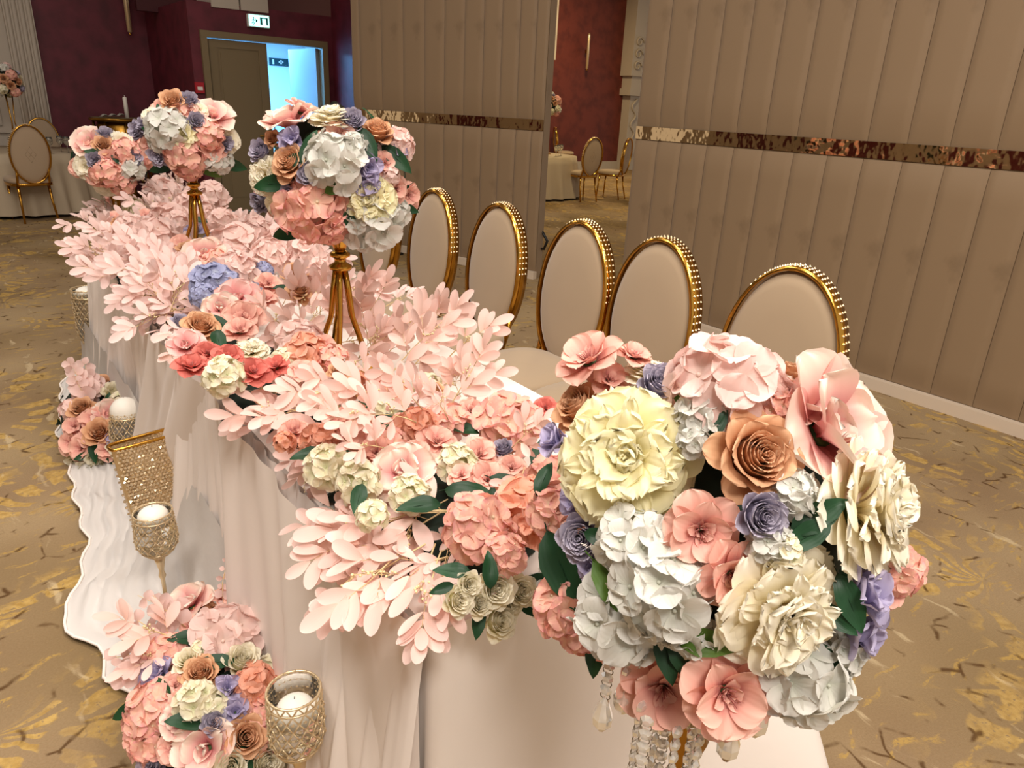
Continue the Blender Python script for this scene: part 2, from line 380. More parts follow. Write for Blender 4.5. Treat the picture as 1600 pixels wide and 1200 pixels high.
struct('wall_corridor', MB().box(3.0, 5.7, 13.4, 13.5, 0, 2.5).box(3.05, 3.12, YD + .25, 13.4, 0, 2.5).box(5.6, 5.7, YD + .25, 13.4, 0, 2.5).box(3.0, 5.7, YD + .3, 13.5, 2.48, 2.53), M['corr'])

# ivory panelled wall with fluted pilaster on the far left
w = struct('wall_left', MB().box(-5, 1.12, YB - .02, YB + .15, 0, 5.0), M['white_wall'])
part('moulding', MB().box(-.2, .85, YB - .05, YB - .02, 2.35, 2.39).box(-.2, .85, YB - .05, YB - .02, 1.0, 1.04).box(.81, .85, YB - .05, YB - .02, 1.04, 2.35).box(-5, 1.0, YB - .06, YB - .02, .9, .94), M['white_wall'], w, False)
pl = struct('trim_2', MB().box(1.10, 1.44, YB - .10, YB, 0, 5.0), M['white_wall'])
for k in range(4):
    x = 1.115 + k * .082
    part('flute', MB().tube([(x + .033, YB - .10, .12), (x + .033, YB - .10, 3.5)], .03, 8), M['white_wall'], pl)
part('foot', MB().box(1.08, 1.46, YB - .14, YB, 0, .12), M['white_wall'], pl, False)

struct('wall_opposite', MB().box(-7.1, -7.0, -5, 13, 0, 5.0), M['white_wall'])  # unseen wall and pilasters, added and coloured for the mirror strips' reflection
for k in range(6):
    y = -3.5 + 2.9 * k
    pq = struct('trim_%d' % (5 + k), MB().box(-7.0, -6.88, y - .45, y + .45, 0, 5.0), M['burgundy'])
    part('foot', MB().box(-7.0, -6.84, y - .5, y + .5, 0, .2), M['white_wall'], pq, False)
# room seen through the gap
struct('wall_far', MB().box(8, 21, 15.4, 15.5, 0, 5.0), M['brick_red'])
struct('baseboard_far', MB().box(8, 21, 15.34, 15.4, 0, .22), M['white_wall'])
p = at_y(992, 150, 15.2)
tr = struct('trim_3', MB().box(p.x - .28, p.x + .7, 15.1, 15.4, 0, 2.55).box(p.x - .42, p.x + .75, 15.0, 15.4, 2.0, 2.18).box(p.x - .36, p.x + .72, 15.04, 15.4, 2.18, 2.5).box(p.x - .46, p.x + .78, 14.98, 15.4, 2.5, 5.0), M['white_wall'])
for k in range(3):
    zc = 2.75 + k * .3
    part('carved_scroll', MB().tube([(p.x - .25 + .16 * math.cos(a) * (1 - a / 9), 14.96, zc + .14 * math.sin(a) * (1 - a / 9)) for a in np.linspace(0, 7, 16)], .025, 5), M['white_wall'], tr)
part('carved_scroll', MB().tube([(p.x - .1 + .09 * math.sin(t * 5), 15.08, .4 + t * .38) for t in np.linspace(0, 4, 22)], .03, 5), M['white_wall'], tr)
p = at_y(855, 20, 15.2)
struct('trim_4', MB().box(p.x - .8, p.x + .08, 15.0, 15.4, 2.42, 5.0).box(p.x - .8, p.x + .16, 14.96, 15.4, 2.7, 5.0), M['white_wall'])

# ------------------------------------------------------------------ small wall things
e = thing('exit_sign', 'small glowing cyan exit sign above the double door', 'exit sign', at_y(404, 33, YD - .06) + Vector((0, 0, 0)))
part('housing', MB().box(-.14, .14, -.02, .05, -.075, .075), M['white'], e, False)
part('lit_face', MB().box(-.13, .13, -.026, -.02, -.065, .065), M['sign_cyan'], e, False)
b = MB().box(.01, .04, -.030, -.026, -.045, .045).box(.09, .115, -.030, -.026, -.045, .045).box(.01, .115, -.030, -.026, .03, .045)
b.add([(-.02, -.030, .0), (-.05, -.030, .025), (-.05, -.030, -.025)], [(0, 1, 2)])
part('doorway_pictogram', b, M['sign_dark'], e, False)
b = MB().ball((-.075, -.03, .03), .011, 8, 5, (1, .2, 1)); b.tube([(-.075, -.03, .018), (-.082, -.03, -.012), (-.068, -.03, -.03), (-.08, -.03, -.05)], .006, 4).tube([(-.082, -.03, -.012), (-.1, -.03, -.035)], .006, 4).tube([(-.098, -.03, .0), (-.078, -.03, .012), (-.055, -.03, -.002)], .005, 4)
part('running_figure', b, M['sign_dark'], e)
cs = thing('corridor_sign', 'small dark green direction sign on the blue lit corridor wall', 'sign', at_y(436, 97, 13.37))
part('plate', MB().box(-.17, .17, 0, .02, -.06, .06), M['sign_plate'], cs, False)
part('arrow', MB().box(.02, .05, -.004, 0, -.03, .03).box(-.005, .075, -.004, 0, -.012, .012), M['white'], cs, False)
part('running_figure', MB().box(-.12, -.09, -.004, 0, -.04, .04), M['white'], cs, False)
al = thing('fire_alarm', 'small red fire alarm call point left of the double door', 'fire alarm', at_y(311, 137, YD))
part('housing', MB().box(-.055, .055, -.04, 0, -.065, .065), M['red'], al, False)
part('label_plate', MB().box(-.03, .035, -.045, -.04, -.03, .012), M['white'], al, False)
def sconce(loc, L, label, rz=0):
    s = thing('wall_sconce', label, 'wall lamp', loc, rz, 'tubular wall sconces')
    part('tube_shade', MB().lathe([(.012, 0), (.035, .02), (.035, L - .04), (.02, L)], 12, (0, -.09, 0)), M['mesh_gold'], s)
    part('bracket', MB().box(-.02, .02, -.09, 0, L * .45, L * .55), M['gold_dark'], s, False)
    part('finial', MB().ball((0, -.09, -.015), .02), M['gold'], s)
sconce(at_y(201, 52, YB - .1), .9, 'long slim gold sconce high on the burgundy wall at left')
sconce(at_y(913, 108, 15.3), .85, 'slim gold sconce on the red wall beyond the gap')

# ------------------------------------------------------------------ chairs
def make_chair(label, fab, group, quilt=False):
    t = thing('banquet_chair', label, 'chair', (0, 0, 0), 0, group)
    def seat(u, v):
        a = 2 * PI * v; ex = 2 / 3.2; c, s_ = math.cos(a), math.sin(a)
        x = .235 * math.copysign(abs(c) ** ex, c); y = .235 * math.copysign(abs(s_) ** ex, s_)
        z = [.455, .46, .475, .505, .522, .53, .533][int(round(u * 6))]; k = [.94, .985, 1, .985, .9, .6, 0][int(round(u * 6))]
        return (x * k, y * k, z)
    part('seat', MB().grid(seat, 6, 28), fab, t)
    def fr(u, v):
        a = 2 * PI * v; ex = 2 / 3.2; c, s_ = math.cos(a), math.sin(a); k = [.9, 1.0, 1.0, .9][int(round(u * 3))]; z = [.425, .425, .457, .457][int(round(u * 3))]
        return (.232 * k * math.copysign(abs(c) ** ex, c), .232 * k * math.copysign(abs(s_) ** ex, s_), z)
    part('seat_frame', MB().grid(fr, 3, 28), M['gold'], t)
    BX, BZ, hw, hh = .262, .785, .205, .325
    def lean(z): return BX + (z - .5) * .10 - .03
    n = 40
    def pad(u, v):
        a = 2 * PI * v; lv = int(round(u * 8)); k, o = [(0, -.040), (.55, -.038), (.85, -.031), (.97, -.02), (1.005, 0), (.96, .012), (.85, .02), (.55, .026), (0, .028)][lv]
        z = BZ + .97 * hh * k * math.sin(a); return (lean(z) + o, .965 * hw * k * math.cos(a), z)
    bk = part('backrest', MB().grid(pad, 8, n), fab, t)
    if quilt:
        b = MB()
        for s_ in (-1, 1):
            for k in range(-4, 5):
                pts = []
                for q in np.linspace(-.5, .5, 9):
                    y = q * .4; z = BZ + s_ * q * .6 + k * .085
                    rr = (y / (.9 * hw)) ** 2 + ((z - BZ) / (.9 * hh)) ** 2
                    if rr < 1: pts.append((lean(z) + .026 - .012 * rr, y, z))
                if len(pts) > 1: b.tube(pts, .003, 4)
        part('quilting_seams', b, M['door'], bk)
    def ring(u, v):
        a = 2 * PI * v; k, o = [(.975, -.030), (1.032, -.032), (1.045, 0), (1.032, .032), (.975, .030), (.975, -.030)][int(round(u * 5))]
        z = BZ + hh * (1 + (k - 1) * .65) * math.sin(a); return (lean(z) + o, hw * k * math.cos(a), z)
    part('back_frame', MB().grid(ring, 5, 48), M['gold'], t)
    b = MB()
    for k in range(30):
        a = math.radians(5 + 4.4 * k); z = BZ + hh * 1.03 * math.sin(a)
        for o_ in (-.018, 0, .018): b.octa((lean(z) + o_, -hw * 1.045 * math.cos(a), z), .0052)
    part('crystal_studs', b, M['mesh_gold'], t, False, kind='stuff')
    for s_ in (-1, 1):
        part('leg', MB().tube([(-.17, .17 * s_, .43), (-.185, .18 * s_, .25), (-.2, .19 * s_, 0)], [.018, .015, .011], 8), M['gold'], t)
        part('leg', MB().tube([(.17, .16 * s_, .43), (.19, .165 * s_, .25), (.25, .18 * s_, 0)], [.018, .015, .011], 8), M['gold'], t)
        part('back_post', MB().tube([(.185, .165 * s_, .43), (.225, .165 * s_, .52), (.245, .165 * s_, .62)], [.017, .014, .012], 8), M['gold'], t)
    return t
ch0 = make_chair('oval-backed cream velvet chair with gold frame behind the white table, nearest of the row', M['chairfab'], 'chairs along the back of the long table')
CH = [(1.20, .10), (1.79, .0), (2.24, .0), (2.82, .0), (3.41, .02), (4.02, .03)]
NM = ['', 'second from the near end, right of the gap', 'third from the near end, before the gap', 'fourth from the near end, just left of the gap',
      'fifth from the near end of the row', 'farthest of the row, half hidden by the tall bouquet']
ch0.matrix_world = T(1.845, CH[0][0], 0) @ Rz(CH[0][1])
base = {k: v for k, v in W.items()}
for i, (y, a) in enumerate(CH[1:], 1):
    c = copy_tree(ch0, T(1.845, y, 0) @ Rz(a)); c['label'] = 'oval-backed cream velvet gold chair, ' + NM[i]
for i, (y, a) in enumerate(CH[:1]): W[ch0] = Matrix.Identity(4)
chq = make_chair('gold chair with quilted oval back seen from behind at the left round table', M['chairfab_dull'], 'chairs at the round dining tables', True)
cq = at_z(64, 348, 0)
def chair_xy(x, y, face, label):
    c = copy_tree(chq, T(x, y, 0) @ Rz(face)); c['label'] = label
def chair_at(px, py, face, label, first=None):
    q = at_z(px, py, 0); mw = T(q.x, q.y, 0) @ Rz(face)
    if first: first.matrix_world = mw; first['label'] = label; return
    c = copy_tree(chq, mw); c['label'] = label
qf = at_y(73, 230, 12.25); chair_xy(qf.x, qf.y, math.radians(90), 'gold oval-backed chair on the far side of the left round table')
chair_at(907, 313, math.radians(-98), 'gold oval-backed chair facing the draped table seen through the gap')
chair_at(952, 310, math.radians(-65), 'gold oval-backed chair seen edge-on at the right of the gap')
chair_at(880, 268, math.radians(150), 'gold oval-backed chair behind the draped table seen through the gap')
chair_at(56, 344, math.radians(-80), 'gold chair with quilted oval back seen from behind at the left round table', chq)

# ------------------------------------------------------------------ round dining tables
def dining(cx, cy, r, lab):
    t = thing('dining_table', 'round table hidden under ' + lab, 'table', (cx, cy, 0), 0, 'round dining tables')
    part('tabletop', MB().lathe([(r - .02, .70), (r - .01, .715), (r - .01, .73), (r - .02, .735)], 40), M['door'], t)
    part('pedestal', MB().lathe([(.3, 0), (.28, .03), (.06, .08), (.06, .70)], 16), M['black'], t)
    def fn(u, v):
        a = 2 * PI * v; k = int(round(u * 8))
        if k < 3: return (r * k / 2 * math.cos(a) * (1 if k < 2 else 1.002), r * k / 2 * math.sin(a), .745)
        h = (k - 2) / 6; rr = r * 1.005 + .10 * h + h * (.035 * math.sin(19 * a) + .02 * math.sin(31 * a + 1)); return (rr * math.cos(a), rr * math.sin(a), .74 - .70 * h)
    thing('tablecloth', lab[0].upper()[0:0] + 'floor-length ' + lab, 'tablecloth', None, 0, 'round table cloths', MB().grid(fn, 8, 150).mesh('tablecloth', M['dinner_cloth']), T(cx, cy, 0))
tl = at_z(35, 240, .745); TL = Vector((tl.x + .0, tl.y + .50, 0))
dining(TL.x, TL.y + .08, .84, 'champagne cloth on the round table at the far left')
tg = at_z(880, 243, .745); TG = Vector((tg.x - .55, tg.y + .35, 0))
dining(TG.x, TG.y, .9, 'champagne cloth on the table seen through the gap')
gl = MB().lathe([(.033, 0), (.033, .003), (.004, .008), (.004, .09), (.02, .10), (.037, .13), (.04, .16), (.033, .2), (.031, .2), (.037, .16), (.034, .135), (.012, .108), (0.001, .105)], 12, cap=False).mesh('wine_glass', M['glass'])
for k, (dx, dy) in enumerate([(-.42, -.55), (-.30, -.62), (-.1, -.70), (.12, -.62), (.30, -.55), (.5, -.45), (.45, -.25)]):
    thing('wine_glass', 'clear stemmed wine glass, %s from left of the glasses on the far left table' % ('first', 'second', 'third', 'fourth', 'fifth', 'sixth', 'seventh')[k], 'glass', None, 0, 'glasses on the left round table', gl, T(TL.x + dx, TL.y + dy, .746))
for k, (dx, dy) in enumerate([(-.5, -.55), (-.38, -.62), (-.25, -.7), (-.1, -.6), (.1, -.66), (.25, -.55), (.4, -.45)]):
    thing('wine_glass', 'clear stemmed wine glass, %s from left of the glasses on the table through the gap' % ('first', 'second', 'third', 'fourth', 'fifth', 'sixth', 'seventh')[k], 'glass', None, 0, 'glasses on the table through the gap', gl, T(TG.x + dx, TG.y + dy, .746))

# ornate console table by the burgundy wall
p = at_y(187, 184, 12.0)
co = thing('console_table', 'ornate gold console table against the burgundy wall', 'console table', (p.x, p.y, 0)); zt = p.z
part('top', MB().lathe([(.34, zt - .05), (.37, zt - .04), (.37, zt), (.34, zt + .005)], 32), M['door'], co)
part('gold_rim', MB().tube([(.375 * math.cos(a), .375 * math.sin(a), zt - .02) for a in np.linspace(0, 2 * PI, 33)[:-1]], .022, 6, closed=True), M['gold_dark'], co)
part('trumpet_leg', MB().lathe([(.22, 0), (.2, .05), (.06, .2), (.045, .5), (.05, zt - .4), (.11, zt - .2), (.2, zt - .05)], 20), M['gold_dark'], co)
part('drum', MB().lathe([(.27, zt - .5), (.30, zt - .45), (.31, zt - .1), (.27, zt - .05)], 28), M['gold_dark'], co)
for k in range(8):
    a = PI / 4 * k
    part('side_leg', MB().tube([(.34 * math.cos(a), .34 * math.sin(a), zt - .05), (.34 * math.cos(a), .36 * math.sin(a), zt - .3), (.30 * math.cos(a), .30 * math.sin(a), .5), (.37 * math.cos(a), .37 * math.sin(a), .02)], .018, 6), M['gold_dark'], co)
thing('candle', 'slim pale candle standing on the ornate console table', 'candle', None, 0, None, MB().lathe([(.028, 0), (.028, .26), (.02, .275), (.004, .276), (.003, .295)], 12).mesh('candle', M['candle']), T(p.x + .09, p.y - .05, zt + .006))
def napkin(u, v):
    return ((u - .5) * .3, (v - .5) * .2, .012 + .035 * math.sin(u * 9) ** 2 * math.sin(v * 5 + 1) ** 2 + .02 * u)
thing('napkin', 'crumpled grey napkin lying on the ornate console table', 'napkin', None, 0, None, MB().grid(napkin, 14, 10).mesh('napkin', M['palewood']), T(p.x - .12, p.y - .15, zt + .004))

# black lamp on the floor behind the row and cable loop by the screen
p = at_z(612, 398, 0)
sl = thing('floor_spotlight', 'small black uplight on the floor by the left screen', 'spotlight', (p.x, p.y, 0), .3)
part('base', MB().box(-.1, .1, -.08, .08, 0, .02), M['black'], sl, False)
part('lamp_body', MB().lathe([(.06, 0), (.07, .02), (.075, .14), (.085, .16), (.07, .15)], 16), M['black'], sl, local=T(0, 0, .07))
for s_ in (-1, 1): part('yoke', MB().tube([(.095 * s_, 0, .02), (.1 * s_, 0, .15), (.07 * s_, 0, .16)], .008, 5), M['black'], sl)
p = at_x(838, 372, 4.5)
thing('cable_loop', 'black cable loop hanging at the edge of the left screen', 'cable', None, 0, None, MB().tube([(.0, 0, .1), (.02, -.06, .07), (.03, -.13, -.01), (.02, -.1, -.09), (0, 0, -.10), (-.01, .05, -.05)], .014, 6).mesh('cable_loop', M['black']), T(p.x, p.y, p.z))

# ------------------------------------------------------------------ long head table
TR = T(.5, .8, 0) @ Rz(-math.radians(1.2))       # local x = depth 0..0.78, local y = length 0..3.55
DEP, LEN, TH = .79, 3.55, .75
ht = thing('head_table', 'long banquet table hidden under white linen behind the garland', 'table', None, 0, None, None, TR)
part('tabletop', MB().box(.03, DEP - .03, .03, LEN - .03, TH - .04, TH - .012), M['door'], ht, False)
for x in (.1, DEP - .1):
    for y in (.15, LEN / 2, LEN - .15): part('leg', MB().tube([(x, y, 0), (x, y, TH - .04)], .015, 8), M['chain'], ht)
nz = lambda s, k: math.sin(s * k) + .6 * math.sin(s * k * 1.73 + 1.1) + .4 * math.sin(s * k * 2.9 + 2.3)
# linen: top plus end and back falls
path = []   # (x, y, nx, ny)
def seg(x0, y0, x1, y1, nx, ny, n):
    for k in range(n): path.append((x0 + (x1 - x0) * k / n, y0 + (y1 - y0) * k / n, nx, ny))
seg(0, LEN, 0, .03, -1, 0, 60)
for k in range(6): a = PI + PI / 2 * k / 6; path.append((.03 + .03 * math.cos(a), .03 + .03 * math.sin(a), math.cos(a), math.sin(a)))
seg(.03, 0, DEP - .03, 0, 0, -1, 40)
for k in range(8): a = 1.5 * PI + PI / 2 * k / 8; path.append((DEP - .03 + .03 * math.cos(a), .03 + .03 * math.sin(a), math.cos(a), math.sin(a)))
seg(DEP, .03, DEP, LEN, 1, 0, 80)
v = []; f = []; NZ = 14; cum = 0
for i, (x, y, nx, ny) in enumerate(path):
    for k in range(NZ + 1):
        h = k / NZ
        am = .012 * h
        if nx < -.9: off = .01 * h
        else: off = .03 * h + am * nz(i * .11, 1.0)
        dcor = math.hypot(x - DEP, y); fl = math.exp(-(dcor / .26) ** 2) * h ** .8 * .42
        v.append((x + nx * (off + .004) + fl * .22, y + ny * (off + .004) - fl * .85, TH + .001 - (TH - .010) * h))
for i in range(len(path) - 1):
    for k in range(NZ): a = i * (NZ + 1) + k; f.append((a, a + NZ + 1, a + NZ + 2, a + 1))
b = MB().add(v, f)
b.grid(lambda u, w_: (-.003 + u * (DEP + .006), -.003 + w_ * (LEN + .006), TH + .0015 * math.sin(u * 20) * math.sin(w_ * 33)), 20, 60)
thing('tablecloth', 'smooth white linen cloth over the long head table', 'tablecloth', None, 0, None, b.mesh('tablecloth', M['cloth']), TR)
# pleated tulle skirt on the front
def skirt(u, w_):
    s = w_ * (LEN + .02) - .01; h = u
    pl = nz(s, 62) * .006 + nz(s + .3 * h * math.sin(s * 2), 21) * .010
    lift = .05 * h + h * .035 * math.sin(s * 4.3 + .6)
    return (-.016 - lift - (pl + .008) * (.35 + .9 * h) - .01 * h, s, TH + .012 - (TH + .002) * h)
sk = thing('table_skirt', 'ivory pleated tulle skirt along the front of the head table', 'table skirt', None, 0, None, MB().grid(skirt, 14, 420).mesh('table_skirt', M['tulle']), TR)
# swagged overlay panel, fuller folds, near corner
def over(u, w_):
    s = .02 + w_ * 1.15; h = u
    e = min(1, w_ * 7, (1 - w_) * 9) ** .6
    return (-.02 - .01 * h - (.02 + .035 * h + .014 * (.5 + h) * (nz(s + .12 * h, 15) + .8)) * e, s - .04 * h * (1 - w_), TH + .012 - (TH + .002) * h)
part('overlay', MB().grid(over, 14, 130), M['tulle'], sk)
def over2(u, w_):
    s = 1.25 + w_ * .85 + u * (.55 - w_ * .25); h = u
    e = min(1, w_ * 6, (1 - w_) * 8) ** .6
    return (-.02 - .02 * h - (.02 + .03 * h + .05 * h * h + .012 * (.5 + h) * (nz(w_ * .8 + .3, 17) + .6)) * e, s, TH + .005 - (TH - .01) * h)
part('overlay', MB().grid(over2, 14, 100), M['tulle'], sk)
# white train fanned out on the floor
edge = [(165, 1075), (215, 1105), (165, 1010), (100, 990), (125, 920), (138, 850), (118, 770), (112, 720), (92, 690), (100, 650), (95, 610), (120, 570), (140, 545)]
edge = [(230, 1110), (168, 1060), (150, 1005), (92, 985), (122, 915), (138, 850), (115, 770), (108, 715), (90, 680), (98, 640), (94, 605), (118, 570), (150, 545)]
EP = [at_z(x, y, .012) for x, y in edge]
# resample edge
def resample(P, n):
    d = [0]
    for a, b2 in zip(P[:-1], P[1:]): d.append(d[-1] + (b2 - a).length)
    out = []
    for k in range(n):
        t = d[-1] * k / (n - 1); j = max(0, min(len(P) - 2, next((i for i in range(len(d) - 1) if d[i + 1] >= t), len(P) - 2)))
        out.append(P[j].lerp(P[j + 1], (t - d[j]) / max(1e-6, d[j + 1] - d[j])))
    return out
RS = resample(EP, 71)
def train(u, w_):
    e = RS[int(round(w_ * 70))]; inner = Vector((.47 + .02 * w_, e.y + .12 * (1 - 2 * w_), .16))
    q = e.lerp(inner, u); wr = nz(w_ * 5 + u * .6, 7.5)
    z = .012 + .34 * u ** 5 + (.020 * max(0, min(1, 4 * u + .15)) * (1 + wr * .6) + .012 * nz(w_ * 3.1 - u * 1.7 + 2, 23) * min(1, 5 * u)) * (1 - .5 * u)
    return (q.x + .02 * (1 - u) * math.sin(w_ * 90) * .5, q.y, max(.006, z))
vt = thing('fabric_train', 'sheer white fabric train spread over the carpet in front of the table', 'fabric', None, 0, None, MB().grid(train, 26, 70).mesh('fabric_train', M['train']), Matrix.Identity(4))
part('hem', MB().tube([tuple(Vector(train(0, k / 140 if False else round(k / 2) / 70)) + Vector((0, 0, .004))) for k in range(0, 141, 2)], .005, 5), M['cloth'], vt)

# ------------------------------------------------------------------ flowers: petals
def petal(L, Wd, th0, th1, r0=0, z0=0, cup=.15, wrap=0, ruf=0, fr=3, ph=0, um=.62, wb=.18, tipr=.25, k=1, nu=6, nv=6, tw=0, phi=0, frill=0):
    v = []; uv = []
    r, z = r0, z0; pu = 0
    for i in range(nu + 1):
        u = 1 - (1 - i / nu) ** 1.35; th_ = math.radians(th0 + (th1 - th0) * u ** k)
        if i: r += math.cos(th_) * L * (u - pu); z += math.sin(th_) * L * (u - pu)
        pu = u
        n = (-math.sin(th_), math.cos(th_)); t = (math.cos(th_), math.sin(th_))
        if u < um: w_ = wb + (1 - wb) * math.sin(PI / 2 * u / um)
        else: w_ = math.sqrt(max(.0, 1 - (.975 * (u - um) / (1 - um)) ** 2.4))
        w_ *= Wd / 2
        for j in range(nv + 1):
            q = 2 * j / nv - 1; y = q * w_
            up = cup * q * q * w_ * 2 + ruf * u * u * math.sin(fr * q * PI + ph) + ruf * .5 * u * math.sin(fr * 1.7 * q * PI + ph * 2.1 + 4 * u)
            bk = -tipr * q * q * w_ * u + (frill * u ** 3 * (math.sin(9 * q + ph) + .6 * math.sin(17 * q + 2 * ph)) if frill else 0)
            x = r + n[0] * up + t[0] * bk; zz = z + n[1] * up + t[1] * bk
            if wrap:
                a = y / max(.05, abs(r) * .6 + r0 * .4 + .03) * wrap; xx, yy = x * math.cos(a), x * math.sin(a)
                if wrap < 1: xx = xx; 
            else: xx, yy = x, y
            v.append((xx, yy, zz)); uv.append((u, q * .5 + .5))
    if phi or tw:
        c, s = math.cos(phi), math.sin(phi); v = [(a * c - b_ * s, a * s + b_ * c, d_) for a, b_, d_ in v]
    f = []
    for i in range(nu):
        for j in range(nv): a = i * (nv + 1) + j; f.append((a, a + nv + 1, a + nv + 2, a + 1))
    return v, f, uv

def layers_for(kind, R):
    U = R.uniform; out = []   # (outer?, phi, params)
    def lay(n, outer, ph0=0, **kw):
        for k in range(n):
            p = dict(kw); jt = p.pop('jit', .12)
            for key in ('L', 'Wd'): p[key] = p[key] * (1 + U(-jt, jt) * .7)
            p['th0'] = p['th0'] + U(-60, 60) * jt; p['th1'] = p['th1'] + U(-90, 90) * jt; p['ph'] = U(0, 6.28)
            out.append((outer, 2 * PI * (k + ph0) / n + U(-1, 1) * jt * .8, p))
    if kind in ('cp', 'yp'):
        lay(8, True, L=.44, Wd=.46, th0=30, th1=-10, r0=.05, z0=.04, cup=.05, ruf=.012, fr=2, jit=.12, um=.74, tipr=.05, frill=.012)
        lay(9, True, .5, L=.41, Wd=.42, th0=46, th1=0, r0=.05, z0=.08, cup=.05, ruf=.013, fr=2, jit=.16, um=.74, tipr=.05, frill=.013)
        lay(10, True, .25, L=.37, Wd=.36, th0=60, th1=4, k=1.3, r0=.06, z0=.11, cup=.04, wrap=.3, ruf=.014, fr=2, jit=.2, um=.76, tipr=.05, frill=.014)
        lay(9, True, .7, L=.33, Wd=.40, wb=.3, th0=72, th1=8, k=1.5, r0=.06, z0=.13, cup=.03, wrap=.6, ruf=.014, fr=2, jit=.24, um=.76, tipr=.05, frill=.014)
        lay(8, False, .5, L=.29, Wd=.37, wb=.35, th0=84, th1=14, k=1.7, r0=.055, z0=.15, cup=.02, wrap=.85, ruf=.014, fr=2, jit=.28, um=.78, tipr=.05, frill=.014)
        lay(7, False, .2, L=.25, Wd=.33, wb=.4, th0=92, th1=20, k=1.8, r0=.045, z0=.17, cup=.02, wrap=.9, ruf=.014, fr=2, jit=.32, um=.8, tipr=.05, frill=.014)
        lay(6, False, .1, L=.21, Wd=.27, wb=.4, th0=94, th1=35, k=2.0, r0=.03, z0=.18, cup=.02, wrap=.9, ruf=.012, fr=2, jit=.36, um=.8, tipr=.05, frill=.012)
        lay(5, False, .4, L=.17, Wd=.12, th0=92, th1=70, k=2.0, r0=.015, z0=.19, cup=.02, ruf=.01, fr=2, jit=.4, um=.8, tipr=.05, frill=.01)
    elif kind in ('cr', 'lr', 'wr'):
        op = {'cr': 0, 'lr': 58, 'wr': 34}[kind]
        lay(5, True, L=.41, Wd=.66, th0=58, th1=-16 + op, k=1.7, r0=.15, z0=.0, cup=.06, wrap=.55, ruf=.008, fr=2, jit=.09, um=.72, tipr=.1)
        lay(5, True, .5, L=.41, Wd=.62, th0=74, th1=2 + op, k=2.6, r0=.18, z0=.04, cup=.02, wrap=.7, ruf=.008, fr=2, jit=.08, um=.75, tipr=.1)
        lay(5, True, .2, L=.40, Wd=.52, th0=86, th1=26 + op * .7, k=4, r0=.19, z0=.08, cup=0, wrap=.9, ruf=.007, fr=2, jit=.07, um=.78, tipr=.1)
        for q, (r_, z_, n_) in enumerate(((.185, .10, 4), (.155, .12, 4), (.128, .13, 4), (.102, .135, 4), (.078, .14, 3), (.056, .14, 3), (.035, .14, 3), (.018, .14, 2))):
            lay(n_, False, .37 * q, L=.36, Wd=max(.06, 6.28 * (r_ + .03) / n_ * 1.25), th0=91, th1=58 + q * 4, k=5, r0=r_, z0=z_, cup=0, wrap=1, ruf=.005, fr=2, jit=.05, um=.82, tipr=.1)
    elif kind in ('cb', 'rb'):
        lay(6, True, L=.46, Wd=.46, th0=34, th1=-8, r0=.03, z0=.06, cup=.14, ruf=.010, fr=2, um=.68, jit=.14, tipr=.15)
        lay(5, True, .5, L=.38, Wd=.38, th0=55, th1=20, r0=.03, z0=.08, cup=.18, ruf=.010, fr=2, um=.68, jit=.18, tipr=.15)
        lay(6, False, L=.22, Wd=.14, th0=64, th1=30, r0=.02, z0=.09, cup=.2, ruf=.006, fr=2, um=.7, jit=.3)
        lay(7, False, .5, L=.15, Wd=.07, th0=75, th1=52, r0=.015, z0=.09, cup=.2, ruf=.004, um=.7, jit=.3)
    elif kind == 'lb':
        lay(4, True, L=.56, Wd=.46, th0=62, th1=5, k=1.6, r0=.03, z0=0, cup=.25, ruf=.04, fr=2, um=.62, jit=.16)
        lay(4, True, .5, L=.52, Wd=.40, th0=78, th1=35, k=2, r0=.02, z0=.04, cup=.3, ruf=.03, fr=2, um=.6, jit=.16)
        lay(3, False, L=.34, Wd=.26, th0=85, th1=60, r0=.02, z0=.06, cup=.4, ruf=.03, fr=2, jit=.2)
    elif kind in ('or', 'op'):
        lay(5, True, L=.54, Wd=.58, th0=46, th1=-4, k=1.3, r0=.02, z0=.02, cup=.16, ruf=.020, fr=1.6, um=.72, tipr=.1, jit=.12, frill=.010)
        lay(3, True, .3, L=.44, Wd=.46, th0=66, th1=28, r0=.02, z0=.05, cup=.2, ruf=.024, fr=1.6, um=.74, tipr=.05, jit=.15)
        lay(3, False, .1, L=.28, Wd=.26, th0=80, th1=55, r0=.015, z0=.05, cup=.4, ruf=.03, fr=3, jit=.2)
    return out
MC = {}   # cache
HYD = ('wh', 'ph', 'ah', 'eh', 'bh', 'gh')
NAME = dict(cp='peony', yp='peony', cr='rose', lr='rose', wr='rosebud', cb='blossom', rb='blossom', lb='lisianthus', op='orchid', wh='hydrangea', ph='hydrangea', ah='hydrangea', eh='hydrangea', bh='hydrangea', gh='hydrangea', dl='leaf', gl='leaf')
NAME['or'] = 'orchid'
PLAB = dict(cp='cream peony with ruffled petals', yp='pale yellow peony with ruffled petals', cr='caramel coloured rose', lr='lavender rose', wr='ivory rosebud', cb='coral blossom with mauve centre', rb='deep coral blossom', lb='lilac lisianthus', op='pink bloom', wh='white hydrangea head', ph='rose pink hydrangea head', ah='peach hydrangea head', eh='blush hydrangea head', bh='periwinkle hydrangea head', gh='ivory hydrangea head', dl='dark green leaf', gl='olive green leaf')
PLAB['or'] = 'pink bloom with cream rim'
